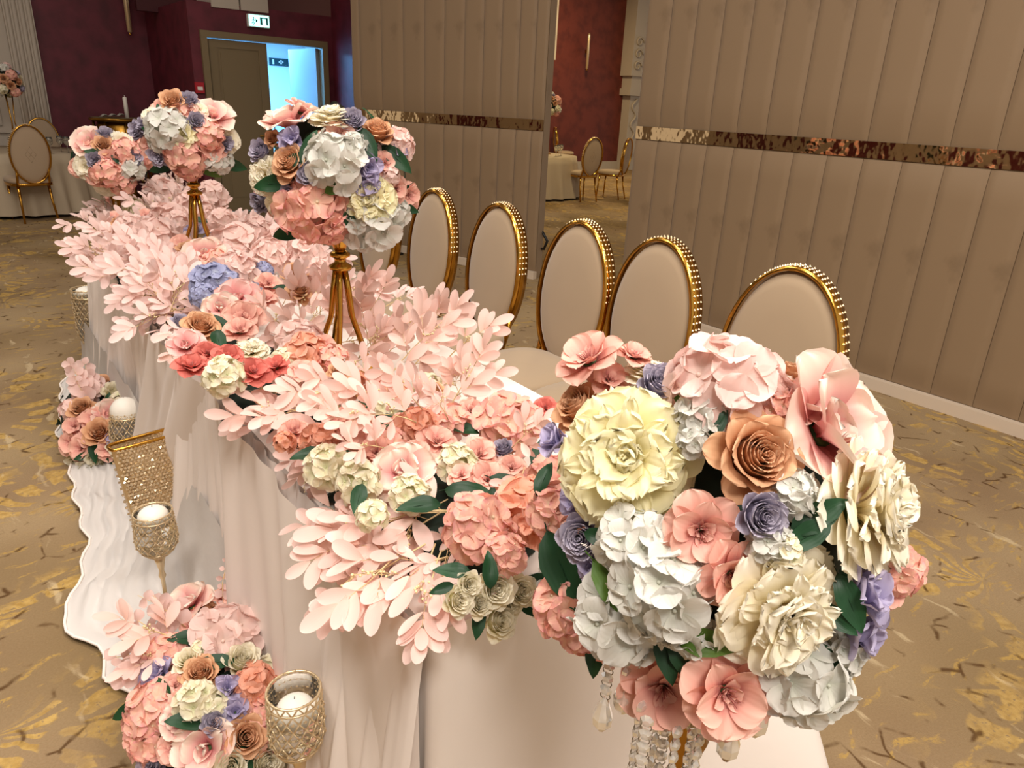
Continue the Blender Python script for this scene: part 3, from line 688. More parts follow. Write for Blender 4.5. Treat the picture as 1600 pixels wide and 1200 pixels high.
def floret_mesh(kind, var, nu=6):
    key = ('floret', kind, var, nu)
    if key not in MC:
        R = random.Random(var * 31 + 5); b = MB()
        for k in range(4):
            v_, f_, u_ = petal(.5 * R.uniform(.9, 1.1), .60, 34, R.uniform(-30, 5), .01, 0, cup=.14, ruf=.022, fr=1.6, ph=R.uniform(0, 6), um=.62, wb=.10, tipr=.1, nu=nu, nv=nu, phi=PI / 2 * k + R.uniform(-.15, .15)); b.add(v_, f_, u_)
        b.ball((0, 0, .03), .045, 6, 4)
        MC[key] = b.mesh('floret', PM[kind])
    return MC[key]
def hyd_spots(n, R):
    out = []
    for k in range(n):
        z = 1 - (k + .5) / n * 1.25; r = math.sqrt(max(0, 1 - z * z)); a = 2.39996 * k + R.uniform(-.25, .25)
        d = Vector((r * math.cos(a), r * math.sin(a), z)); out.append((d, d * .40 + Vector((0, 0, .14))))
    return out
def frame(n, spin=0):
    q = Vector((0, 0, 1)).rotation_difference(n); return q.to_matrix().to_4x4() @ Rz(spin)
def proto(kind, var, detail):
    key = (kind, var, detail)
    if key in MC: return MC[key]
    R = random.Random(hash((kind, var)) % 1000 if False else sum(map(ord, kind)) * 7 + var * 131)
    core = MB(); pet = []
    if kind in HYD:
        n = 14 if detail else 13
        fs = 1
        if kind == 'bh': n = 26; fs = .68
        core.ball((0, 0, .12), .34, 10, 6)
        sp = hyd_spots(n, R)
        if detail:
            for k, (d_, p_) in enumerate(sp): pet.append(('floret', floret_mesh(kind, k % 3), T(p_) @ frame((d_ + Vector((R.uniform(-.25, .25), R.uniform(-.25, .25), .1))).normalized(), R.uniform(0, 6.3)) @ Matrix.Scale(R.uniform(.50, .64) * fs, 4)))
            mats = [PM[kind]]
        else:
            for k, (d_, p_) in enumerate(sp):
                mw = T(p_) @ frame(d_, R.uniform(0, 6.3)) @ Matrix.Scale(R.uniform(.46, .58) * fs, 4)
                for q in range(4):
                    v_, f_, u_ = petal(.5, .52, 38, -12, .01, 0, cup=.22, ruf=.03, fr=2, ph=R.uniform(0, 6), um=.68, wb=.12, nu=3, nv=2, phi=PI / 2 * q)
                    core.add([tuple(mw @ Vector(p)) for p in v_], f_, u_, 1)
            mats = [PM[kind], PM[kind]]
    else:
        res = 7 if detail else 4; mi = 0
        for outer, phi, p in layers_for(kind, R):
            rs = res if detail else (4 if outer else 3)
            if detail and outer:
                v_, f_, u_ = petal(nu=9, nv=12, **p); pet.append(('petal', MB().add(v_, f_, u_).mesh('petal', PM[kind]), Rz(phi)))
            else:
                v_, f_, u_ = petal(nu=rs, nv=rs, phi=phi, **p); core.add(v_, f_, u_)
        mats = [PM[kind]]
        if kind in ('cb', 'rb'):
            mats.append(M['stamen'])
            for k in range(14):
                a = R.uniform(0, 6.28); s = R.uniform(.03, .13); core.tube([(0, 0, .08), (s * .5 * math.cos(a), s * .5 * math.sin(a), .18), (s * math.cos(a), s * math.sin(a), .25)], .006, 3, 1)
        if kind in ('cp', 'yp'):
            mats.append(M['yellow'])
            for k in range(8): a = R.uniform(0, 6.28); core.tube([(0, 0, .15), (.05 * math.cos(a), .05 * math.sin(a), .28)], .012, 3, 1)
        # calyx so no hole shows from behind
        core.lathe([(.03, -.02), (.11, .06), (.10, .12)], 8, mi=len(mats)); mats = mats + [M['stem']]
    MC[key] = (core.mesh(NAME[kind], mats), pet)
    return MC[key]
def leaf_mesh(kind, var):
    key = ('leafm', kind, var)
    if key not in MC:
        R = random.Random(var); nu, nv = 8, 4; v_ = []; uv = []; c = R.uniform(.1, .3)
        for i in range(nu + 1):
            u = i / nu; w_ = .27 * (math.sin(PI * u ** .8)) ** .8 * (1 if i % 2 else .95) if 0 < i < nu else 0.004
            for j in range(nv + 1):
                q = 2 * j / nv - 1; v_.append((u - .5, q * w_, .12 * abs(q) * w_ * 2 - c * (u - .5) ** 2 + .02 * math.sin(u * 9 + q))); uv.append((u, q * .5 + .5))
        f_ = [(i * (nv + 1) + j, (i + 1) * (nv + 1) + j, (i + 1) * (nv + 1) + j + 1, i * (nv + 1) + j + 1) for i in range(nu) for j in range(nv)]
        b = MB().add(v_, f_, uv); b.tube([(-.62, 0, -.1), (-.5, 0, -c * .25), (0, 0, -.004), (.45, 0, -c * .2)], [.012, .012, .008, .003], 4)
        MC[key] = b.mesh('leaf', M['dleaf'] if kind == 'dl' else M['gleaf'])
    return MC[key]
cnt = [0]
def flower(parent, kind, P, n, size, detail=False, spin=None, lift=.2, label=True):
    cnt[0] += 1
    spin = rnd.uniform(0, 6.28) if spin is None else spin
    if kind in ('dl', 'gl'):
        mw = T(P) @ frame(n) @ Rz(spin) @ Matrix.Diagonal((size * 1.15, size * .95, size * 1.1, 1))
        return obj('leaf', leaf_mesh(kind, cnt[0] % 3), parent, mw)
    core, pet = proto(kind, cnt[0] % 2, detail)
    mw = T(P - n * size * lift) @ frame(n, spin) @ Matrix.Scale(size, 4)
    o = obj(NAME[kind], core, parent, mw, PLAB[kind] if label else None)
    for nm, me, lm in pet: obj(nm, me, o, mw @ lm)
    return o

# pink leaf sprays
def spray_leaf(kind, var):
    key = ('sl', kind, var)
    if key not in MC:
        R = random.Random(var + 40); nu, nv = 9, 4; v_ = []; uv = []
        for i in range(nu + 1):
            u = 1 - (1 - i / nu) ** 1.5; w_ = .22 * (.12 + .88 * math.sin(PI / 2 * min(1, u / .6))) if u < .6 else .22 * math.sqrt(max(.012, 1 - ((u - .6) / .402) ** 2))
            for j in range(nv + 1):
                q = 2 * j / nv - 1; v_.append((u, q * w_, .10 * q * q * w_ * 2 + .06 * math.sin(u * 3 + var) - .10 * u * u * (var - 1))); uv.append((u, q * .5 + .5))
        f_ = [(i * (nv + 1) + j, (i + 1) * (nv + 1) + j, (i + 1) * (nv + 1) + j + 1, i * (nv + 1) + j + 1) for i in range(nu) for j in range(nv)]
        MC[key] = MB().add(v_, f_, uv).mesh('leaf', M[kind])
    return MC[key]
def spray_proto(L, var, leafL):
    key = ('spray', round(L, 2), var)
    if key in MC: return MC[key]
    R = random.Random(var * 17 + int(L * 1000)); U = R.uniform
    bend = U(-.18, .18); sag = U(.05, .2)
    def pt(t): return Vector((L * t * .97, L * bend * t * t, L * (.07 * math.sin(PI * t) - sag * t * t * .3)))
    stem = MB(); stem.tube([tuple(pt(t)) for t in np.linspace(0, .93, 7)], [.0018, .0017, .0016, .0014, .0012, .001, .0008], 4)
    lv = []; nb = max(2, int(L / .05)); sg = 1; buds = MB()
    def fan(o, ang, el, nl, ll):
        d0 = Vector((math.cos(ang) * math.cos(el), math.sin(ang) * math.cos(el), math.sin(el)))
        e = o + d0 * ll * .9; stem.tube([tuple(o), tuple(o + d0 * ll * .45), tuple(e)], [.0011, .0009, .0006], 3)
        for k in range(nl):
            if k == nl - 1: da = U(-.15, .15); q = e
            else: da = (1 if k % 2 else -1) * U(.45, .85); q = o + d0 * ll * (.35 + .5 * (k // 2) / max(1, (nl - 1) // 2))
            mw = T(q) @ Rz(ang + da) @ Matrix.Rotation(-el + U(-.35, .35), 4, 'Y') @ Matrix.Rotation(U(-.5, .5), 4, 'X') @ Matrix.Scale(ll * U(.85, 1.15), 4)
            lv.append((mw, R.randrange(3)))
    for k in range(nb):
        t = .28 + .6 * k / nb; o = pt(t); sg = -sg
        fan(o, sg * U(.45, .95) + bend, U(-.1, .5), R.choice((3, 4, 5)), leafL * U(.9, 1.1))
    fan(pt(.9), bend * 1.6 + U(-.15, .15), U(-.2, .2), 5, leafL)
    o = pt(.62); d_ = Vector((.7, U(-.5, .5), .5)).normalized()
    for k in range(7):
        q = o + d_ * (.012 + .006 * k) + Vector((U(-1, 1), U(-1, 1), U(-.5, 1))) * .008
        buds.ball(tuple(q), .0026, 5, 4, mi=1); buds.tube([tuple(o + d_ * .005 * k), tuple(q)], .0007, 3)
    MC[key] = (stem.mesh('leaf_spray', M['twig']), lv, buds.mesh('bud_sprig', [M['twig'], M['bud']]))
    return MC[key]
nsp = [0]
def spray(parent, base, tip, leafL=.046, pale=False, roll=None):
    nsp[0] += 1
    d_ = tip - base; L = d_.length; Lq = min((.10, .14, .19, .25, .32), key=lambda q: abs(q - L))
    stem, lv, bd = spray_proto(Lq, nsp[0] % 4, leafL)
    x = d_.normalized(); tc_ = (EYE - base).normalized() * .75 + Vector((0, 0, .55)) + Vector((rnd.uniform(-.3, .3), rnd.uniform(-.3, .3), 0))
    z = (tc_ - x * tc_.dot(x)).normalized(); y = z.cross(x)
    mw = T(base) @ Matrix((x, y, z)).transposed().to_4x4() @ Matrix.Scale(L / Lq, 4)
    o = obj('leaf_spray', stem, parent, mw)
    for m_, vr in lv: obj('leaf', spray_leaf('spray_pale' if pale else 'spray', vr), o, mw @ m_)
    obj('bud_sprig', bd, o, mw)
    return o
# eucalyptus-like sprigs with round pink leaves in pairs
def round_sprig(parent, base, tip, r=.018):
    key = ('round',)
    if key not in MC:
        b = MB(); nu, nv = 5, 6; v_, f_, u_ = petal(1, 1.0, 20, -5, 0, 0, cup=.1, um=.5, wb=.1, nu=6, nv=6); MC[key] = MB().add(v_, f_, u_).mesh('leaf', M['spray_pale'])
    d_ = tip - base; L = d_.length; x = d_.normalized(); tc_ = (EYE - base).normalized() + Vector((0, 0, .3)); z = (tc_ - x * tc_.dot(x)).normalized(); y = z.cross(x)
    mw = T(base) @ Matrix((x, y, z)).transposed().to_4x4()
    b = MB().tube([(0, 0, 0), (L * .5, L * .06, .01), (L, 0, 0)], [.0022, .0016, .0008], 4)
    o = obj('leaf_spray', b.mesh('leaf_spray', M['twig']), parent, mw)
    n = max(3, int(L / .028))
    for k in range(n):
        t = .15 + .85 * k / n
        for s in (-1, 1):
            obj('leaf', MC[key], o, mw @ T(L * t, L * .06 * math.sin(PI * t), .005) @ Rz(s * rnd.uniform(.8, 1.5)) @ Matrix.Rotation(rnd.uniform(-.6, .6), 4, 'X') @ Matrix.Rotation(rnd.uniform(-.5, .2), 4, 'Y') @ Matrix.Scale(r * 2 * rnd.uniform(.8, 1.15) * (1.1 - .5 * t), 4))
    return o

# ------------------------------------------------------------------ placing flowers on a mound
def sphere_hit(c, rad, px, py):
    """first point of the ray on an ellipsoid, else the nearest rim point; returns point, outward normal"""
    d_ = ray(px, py); R3 = Vector(rad); o = EYE - c
    oo = Vector((o.x / R3.x, o.y / R3.y, o.z / R3.z)); dd = Vector((d_.x / R3.x, d_.y / R3.y, d_.z / R3.z))
    A = dd.dot(dd); B = oo.dot(dd); Cc = oo.dot(oo) - 1; D = B * B - A * Cc
    t = (-B - math.sqrt(D)) / A if D > 0 else -B / A
    p = EYE + d_ * t; q = p - c; n = Vector((q.x / R3.x ** 2, q.y / R3.y ** 2, q.z / R3.z ** 2)).normalized(); return p, n
def parse(s):
    for tok in s.split(';'):
        a = tok.split()
        if not a: continue
        yield a[0], float(a[1]), float(a[2]), float(a[3]), [float(q) for q in a[4:]]
def build_mound(parent, c, rad, text, detail_px=40, wc=.55, wu=.15, grow=1.0):
    for kind, px, py, sz, ex in parse(text):
        p, n = sphere_hit(c, rad, px, py); D = (p - EYE).length; size = sz * D / F * grow
        tocam = (EYE - p).normalized()
        nn = (n * .8 + tocam * wc + Vector((0, 0, wu))).normalized(); spin = None
        if kind in ('dl', 'gl'):
            p = p + n * min(.012, size * .2); size *= .9; nn = (n * .5 + tocam * .8 + Vector((rnd.uniform(-.3, .3), rnd.uniform(-.3, .3), .2))).normalized()
            if ex:   # image angle of the leaf tip, degrees
                a = math.radians(ex[0]); dv = cam_vec(math.cos(a), math.sin(a), 0); loc = frame(nn).to_3x3().inverted() @ dv; spin = math.atan2(loc.y, loc.x)
        elif len(ex) == 3: nn = cam_vec(*ex)
        if kind in ('lr', 'wr'): size *= 1.35; p = p + tocam * .1 * size
        if kind == 'cb' and py > 1060 and px > 900: p = p + tocam * .07; size *= .97
        flower(parent, kind, p, nn, size, sz >= detail_px, spin)
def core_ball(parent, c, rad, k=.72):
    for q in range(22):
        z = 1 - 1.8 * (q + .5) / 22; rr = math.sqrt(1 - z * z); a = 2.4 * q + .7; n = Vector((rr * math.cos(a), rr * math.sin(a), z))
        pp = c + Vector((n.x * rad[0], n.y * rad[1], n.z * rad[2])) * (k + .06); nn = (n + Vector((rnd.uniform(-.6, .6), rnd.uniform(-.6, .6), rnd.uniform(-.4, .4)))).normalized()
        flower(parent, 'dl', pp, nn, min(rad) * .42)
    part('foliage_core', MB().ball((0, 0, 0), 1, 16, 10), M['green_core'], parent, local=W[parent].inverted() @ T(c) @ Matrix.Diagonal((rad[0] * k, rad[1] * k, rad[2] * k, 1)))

# ---- bouquet 1: the big near one on the crystal stand
B1 = '''cb 916 556 120 -.5 .75 .5; cb 992 553 66 .3 .8 .5; cb 952 590 78 .1 .6 .8; cr 908 640 105 -.6 .6 .5; lr 1032 606 72 .05 .6 .8;
cp 1012 584 80 0 .9 .4; eh 1132 606 165 0 .75 .66; eh 1185 612 90 .2 .7 .6; cr 1232 590 76 .3 .9 .2; or 1302 668 220 .5 .3 .8; or 1250 630 110 .3 .7 .6;
yp 980 716 232 -.28 .2 .94; cr 1180 714 158 .08 .22 .97; wh 1095 652 76; dl 1124 668 50 60; cp 1362 798 215 .72 .1 .7; lr 1187 806 74 .1 .1 1;
cb 1096 832 132 -.15 -.1 1; cb 1146 902 122 .2 -.25 .95; lr 910 840 74 -.35 .1 .9; lb 868 690 66; lb 900 785 64; lb 926 885 56; ph 868 800 86; ph 884 945 100; ph 905 985 66; ph 955 1005 60;
wh 992 850 110 -.2 0 1; wh 1034 918 146 -.15 -.2 1; wh 972 962 136 -.4 -.4 .85; wh 1052 960 90; wh 1092 1000 60; dl 894 890 130 -62; gl 985 920 128 -45; gl 1108 992 90 -5; cp 1225 958 206 .25 -.3 .9; wh 1204 848 66; gh 1222 862 60;
lb 1345 925 105 .6 .3 .7; lb 1338 985 100 .6 -.3 .7; ph 1400 890 70; cb 1388 925 60; wh 1256 1058 128 .2 -.7 .7; wh 1316 1018 60; cb 1038 1080 136 -.2 -.12 1; cb 1138 1088 142 .12 -.1 1;
wh 1240 772 70; dl 1270 806 90 30; dl 1250 838 80 -150; dl 1048 1012 80 -80; dl 1288 1028 60 -70; dl 1316 935 80 -70; dl 1300 960 60 -40; dl 940 1015 66 -95; dl 862 750 60 80; dl 1000 620 40 140; gl 1075 632 40 -20; gl 1000 632 50 200; ph 1212 640 60; wh 1085 690 50; dl 1075 1020 80 -60; dl 950 840 60 -20'''
c1 = EYE + ray(1132, 822) * 1.02
bq = thing('bouquet', 'large round bouquet of cream peonies and caramel roses at the near end of the table', 'bouquet', c1, 0, 'round flower bouquets on stands')
core_ball(bq, c1, (.20, .20, .20), .74)
build_mound(bq, c1, (.215, .215, .225), B1, 36)
# ---- bouquet 2
B2 = '''or 450 186 84 -.2 .8 .5; or 470 168 44 .3 .9 .3; cp 517 184 70 0 .8 .5; lr 550 190 38; cb 532 210 58; cb 505 222 40; cr 590 208 58 .2 .6 .7; eh 622 225 48; lb 620 236 42; dl 572 228 54 -60; dl 615 250 56 -40; dl 487 235 56 70; cr 455 256 66 -.2 .15 1; lr 408 237 34; lb 457 220 46; cr 427 217 30;
cp 415 275 62; wh 522 254 84; wh 550 232 44; lb 575 262 54; lb 574 292 46; cb 602 255 40; dl 430 286 54 190; lr 485 274 38; gl 530 287 48 30; cb 500 292 50; cb 520 312 52; ph 485 327 90; ph 508 346 66; yp 575 312 88 .2 -.2 .95; wh 580 344 90; cb 620 295 44; cb 640 305 46; cb 645 320 30; dl 455 356 56 200; lr 410 313 36; cb 402 292 28; lr 452 305 32; wh 617 332 44; cb 427 330 26; cp 432 320 40; dl 470 250 40 20; dl 545 335 44 -80; dl 632 322 34 -20; eh 610 275 30; wh 445 335 36'''
c2 = EYE + ray(526, 266) * 2.06
bq = thing('bouquet', 'round mixed bouquet on gold candelabra stand in front of the half open door', 'bouquet', c2, 0, 'round flower bouquets on stands')
core_ball(bq, c2, (.21, .21, .19), .78)
build_mound(bq, c2, (.212, .212, .185), B2, 44)
# ---- bouquet 3
B3 = '''cr 272 162 46; lr 295 158 26; cb 277 176 34; cb 296 174 34; or 332 178 60 .4 .5 .7; cr 355 182 24; cb 250 168 30; cp 240 186 36; wh 262 202 58; yp 285 212 54; lr 307 191 26; ph 325 210 42; cb 330 230 54; cp 357 217 40; lr 352 224 22; cb 232 226 32; wh 250 222 32; lr 250 242 30; lr 217 204 26; dl 252 176 20 110; ph 290 245 54; ph 295 262 38; wh 345 252 36; wh 330 250 32; dl 362 255 38 -20; dl 255 257 36 200; gl 327 263 34 -30; cb 312 250 34; ph 270 232 30; dl 240 205 26 160; cp 312 172 26; cb 340 240 30; lr 225 195 20'''
c3 = EYE + ray(294, 210) * 3.46
bq = thing('bouquet', 'round mixed bouquet on gold stand in front of the closed door leaf', 'bouquet', c3, 0, 'round flower bouquets on stands')
core_ball(bq, c3, (.2, .2, .17), .78)
build_mound(bq, c3, (.2, .2, .165), B3, 999)
# ---- bouquet 4
B4 = '''or 140 222 46; cp 187 224 42; cr 162 228 32; lr 165 213 24; cb 210 225 34; cp 135 260 38; lr 149 251 22; cb 120 262 28; dl 149 240 24 180; cb 175 250 46; lr 207 247 26; ph 197 238 38; lr 215 212 24; cb 130 230 28; cb 180 264 34; ph 165 270 40; wh 205 262 36; cb 150 275 36; dl 190 252 30 -30; ph 222 240 40; cp 165 290 34; ph 190 285 36'''
c4 = EYE + ray(172, 252) * 4.75
bq = thing('bouquet', 'low round bouquet at the far left end of the table before the burgundy wall', 'bouquet', c4, 0, 'round flower bouquets on stands')
core_ball(bq, c4, (.24, .24, .17), .78)
build_mound(bq, c4, (.225, .225, .165), B4, 999)

# ------------------------------------------------------------------ stands under the bouquets
def gold_stand(c, zb, ztop, label):
    s = thing('candelabra_stand', label, 'flower stand', (c.x, c.y, zb), 0, 'gold stands under the tall bouquets'); h = ztop - zb
    part('cup', MB().lathe([(.012, h - .08), (.02, h - .06), (.045, h - .01), (.05, h + .0), (.02, h + .01)], 20), M['gold'], s)
    part('collar', MB().lathe([(.014, h - .13), (.03, h - .125), (.032, h - .115), (.016, h - .105), (.016, h - .095), (.028, h - .088), (.028, h - .08), (.012, h - .07)], 20), M['gold'], s)
    for k in range(5):
        a = 2 * PI * k / 5 + .3
        pts = [(r * math.cos(a), r * math.sin(a), z) for r, z in ((.012, h - .12), (.022, h - .18), (.032, h - .26), (.07, h - .36), (.10, .012))]
        part('leg', MB().tube(pts, [.009, .009, .008, .008, .009], 8), M['gold'], s)
    part('base_ring', MB().tube([(.10 * math.cos(a), .10 * math.sin(a), .01) for a in np.linspace(0, 2 * PI, 25)[:-1]], .008, 6, closed=True), M['gold'], s)
gold_stand(c2 + Vector((-.005, -.01, 0)), TH + .003, c2.z - .14, 'gold candelabra stand with spreading legs under the middle tall bouquet')
gold_stand(c3, TH + .003, c3.z - .12, 'gold candelabra stand under the bouquet before the closed door')
def crystal_stand(c, ztop, label, strands):
    s = thing('crystal_stand', label, 'flower stand', (c.x, c.y, 0), 0, 'crystal hung floor stands')
    part('base', MB().lathe([(.15, 0), (.15, .015), (.05, .03), (.02, .06)], 28), M['gold_dark'], s)
    part('pole', MB().lathe([(.014, .05), (.014, ztop - .32), (.03, ztop - .30), (.016, ztop - .26), (.032, ztop - .2), (.016, ztop - .15), (.024, ztop - .08), (.05, ztop)], 18), M['gold_dark'], s)
    part('hoop', MB().tube([(.075 * math.cos(a), .075 * math.sin(a), ztop - .02) for a in np.linspace(0, 2 * PI, 29)[:-1]], .005, 6, closed=True), M['chain'], s)
    for k in range(8):
        a = 2 * PI * k / 8
        part('crystal_drop', MB().lathe([(.002, -.05), (.012, -.035), (.014, -.02), (.006, 0)], 6), M['smoke_crystal'], s, False, local=T(.035 * math.cos(a), .035 * math.sin(a), ztop - .12))
    for (x, y, z, n, tear) in strands:
        st = obj('crystal_strand', None, s, T(x, y, z) @ Rz(rnd.uniform(-1.2, .2))); b = MB(); w_ = MB(); zz = 0
        for k in range(n):
            oc = [(r_ * math.cos(PI / 4 * q + .39), y_, zz - .0085 + r_ * math.sin(PI / 4 * q + .39)) for r_, y_ in ((.0045, -.0045), (.0085, 0), (.0045, .0045)) for q in range(8)]
            b.add(oc, [(l * 8 + q, l * 8 + (q + 1) % 8, l * 8 + 8 + (q + 1) % 8, l * 8 + 8 + q) for l in (0, 1) for q in range(8)] + [tuple(range(8)), tuple(range(23, 15, -1))])
            w_.tube([(.0065 * math.cos(a), .001, zz - .0185 + .0055 * math.sin(a)) for a in np.linspace(0, 2 * PI, 11)[:-1]], .0007, 4, closed=True); zz -= .0195
        if n: part('beads', b, M['crystal'], st, False); part('wire_links', w_, M['chain'], st)
        if tear: part('teardrop', MB().lathe([(.001, zz), (.006, zz - .008), (.013, zz - .03), (.012, zz - .042), (.005, zz - .052), (.001, zz - .054)], 8), M['crystal'], st, False)
    return s
def cs_strands():
    L = []
    for px, py, n, D, tear in [(952, 1030, 3, .93, 1), (981, 1040, 1, .93, 1), (1003, 1095, 8, .93, 0), (1012, 1118, 9, .90, 0), (1060, 1135, 4, .92, 1), (1084, 1138, 6, .95, 0), (1098, 1128, 5, .91, 1), (1040, 1135, 3, .97, 1), (1145, 1130, 0, .90, 1), (1190, 1092, 0, .90, 1), (1026, 1128, 6, .99, 1)]:
        q = EYE + ray(px, py) * D; L.append((q.x, q.y, q.z, n, tear))
    return L
crystal_stand(c1 + Vector((0, 0, 0)), c1.z - .17, 'crystal-hung floor stand under the large near bouquet', cs_strands())
crystal_stand(c4, c4.z - .13, 'crystal-hung floor stand under the low far bouquet', [(c4.x + .07 * math.cos(a), c4.y + .07 * math.sin(a), c4.z - .17, 6, 1) for a in np.linspace(0, 5.4, 7)])

# ------------------------------------------------------------------ garland along the table front
GT = [thing('flower_garland', 'near stretch of pink leaf and coral blossom garland on the white table', 'garland', (.75, 1.0, TH + .005), 0, 'lengths of the table garland'),
      thing('flower_garland', 'middle stretch of garland with caramel rose, periwinkle and deep coral blooms', 'garland', (.72, 1.9, TH + .005), 0, 'lengths of the table garland'),
      thing('flower_garland', 'far stretch of pale pink leaf garland below the farthest stands', 'garland', (.75, 3.2, TH + .005), 0, 'lengths of the table garland')]
def gpar(y): return GT[0] if y < 1.42 else GT[1] if y < 2.45 else GT[2]
def garland_hit(px, py, ztop=.9, xf=.44, yn=.75):
    """first point of the ray on the rounded ridge of flowers that lies on the table's front edge"""
    d_ = ray(px, py); best = 0; n = Vector((0, 0, 1))
    tz = (ztop - H) / d_.z
    if d_.z < 0: best = tz
    tx = xf / d_.x if d_.x > 0 else 0
    if tx > best: best = tx; n = Vector((-1, 0, .25))
    ty = yn / d_.y
    if ty > best: best = ty; n = Vector((.1, -1, .3))
    p = EYE + d_ * best; return p, n.normalized()
GF = '''ph 549 672 66; cb 588 705 58; cb 459 672 46; cb 687 648 56; cb 684 687 60; cb 648 702 42; cb 669 722 44; or 627 738 88 -.1 .5 .8; ph 792 660 84; ph 824 662 54; cb 750 708 60; cb 762 748 68; cb 720 741 44; lr 786 702 40; lb 864 690 44; cr 790 634 46; rb 852 636 40; ph 748 822 90; ah 822 798 92; ah 852 820 66; ph 862 750 70; dl 528 723 58 -120; gh 513 728 58; gh 561 752 56; gh 582 804 44; dl 735 771 66 -20; dl 722 669 46 -10; gh 669 604 40; cr 678 612 38; gh 714 722 52; dl 780 788 56 -70;
ah 650 668 56; cb 625 662 46; eh 668 636 50; ph 610 690 44; dl 640 652 40 120;
wr 732 913 44; wr 774 919 66; wr 812 924 58; wr 715 938 54; wr 747 944 48; wr 777 970 64; wr 798 944 42; dl 706 892 44 180; dl 836 908 40 20; dl 747 972 40 -100; dl 822 948 36 -40; wh 848 925 50; wh 842 946 32; ph 789 864 56; dl 690 920 30 200; dl 765 890 44 90;
cb 284 377 30; cr 294 392 38; or 320 397 56; cr 307 416 32; ph 331 423 38; bh 335 444 64; bh 318 462 40; eh 366 388 66; eh 370 429 62; bh 409 425 36; op 372 464 60; or 344 482 50; lr 393 455 38; cb 420 442 44; cb 415 466 38; cr 463 431 50; cr 467 457 42; cr 314 512 56; lr 283 503 32; cb 379 496 66; cb 374 514 50; op 290 538 50; rb 324 550 42; rb 355 557 48; rb 300 570 54; rb 396 579 54; cp 392 547 52; gh 350 587 52; ah 478 555 60; cb 474 577 48; eh 470 533 64; cb 504 537 42; gh 443 561 34; cr 528 582 34; dl 342 533 40 -80; dl 448 451 32 20; dl 345 505 34 -30; ph 520 560 44; ah 550 600 44;
cb 177 340 30; cr 187 350 26; gh 207 322 24; cb 182 310 32; cb 227 337 28; lb 305 362 36; cb 285 380 30; bh 332 375 26; eh 300 332 52; eh 242 372 54; eh 255 307 48; eh 330 307 44; eh 265 345 50; eh 280 352 40; eh 205 365 46; eh 400 372 60; eh 440 385 56; eh 420 400 50; eh 480 400 50; eh 350 350 44; dl 260 340 30 20; dl 310 345 26 180; ph 340 410 40; eh 500 430 46; gh 600 640 44; ah 610 620 50; dl 600 660 50 30; dl 640 640 40 160; dl 560 640 44 -140; cb 735 640 50; ph 705 660 54; dl 800 760 60 -40; cb 800 730 50; dl 850 700 50 60; gh 640 770 50; dl 655 790 54 200; dl 560 780 44 -100; ah 500 690 50; dl 480 710 40 200; ah 445 690 30; rb 430 570 44; ah 520 605 44'''
for kind, px, py, sz, ex in parse(GF):
    near = py > 585 and px > 440
    p, n = garland_hit(px, py, .88 if near else .93, .44 if near else .40)
    D = (p - EYE).length; size = sz * D / F
    tocam = (EYE - p).normalized(); nn = (n * .7 + tocam * .6 + Vector((rnd.uniform(-.25, .25), rnd.uniform(-.25, .25), .15))).normalized(); spin = None
    if kind in ('dl', 'gl') and ex:
        a = math.radians(ex[0]); dv = cam_vec(math.cos(a), math.sin(a), 0); loc = frame(nn).to_3x3().inverted() @ dv; spin = math.atan2(loc.y, loc.x)
    elif len(ex) == 3: nn = cam_vec(*ex)
    p = p + tocam * (.03 if near else .05 if py > 430 else .02)
    flower(gpar(p.y), kind, p, nn, size * (1.12 if near else 1.05), sz >= 46, spin)
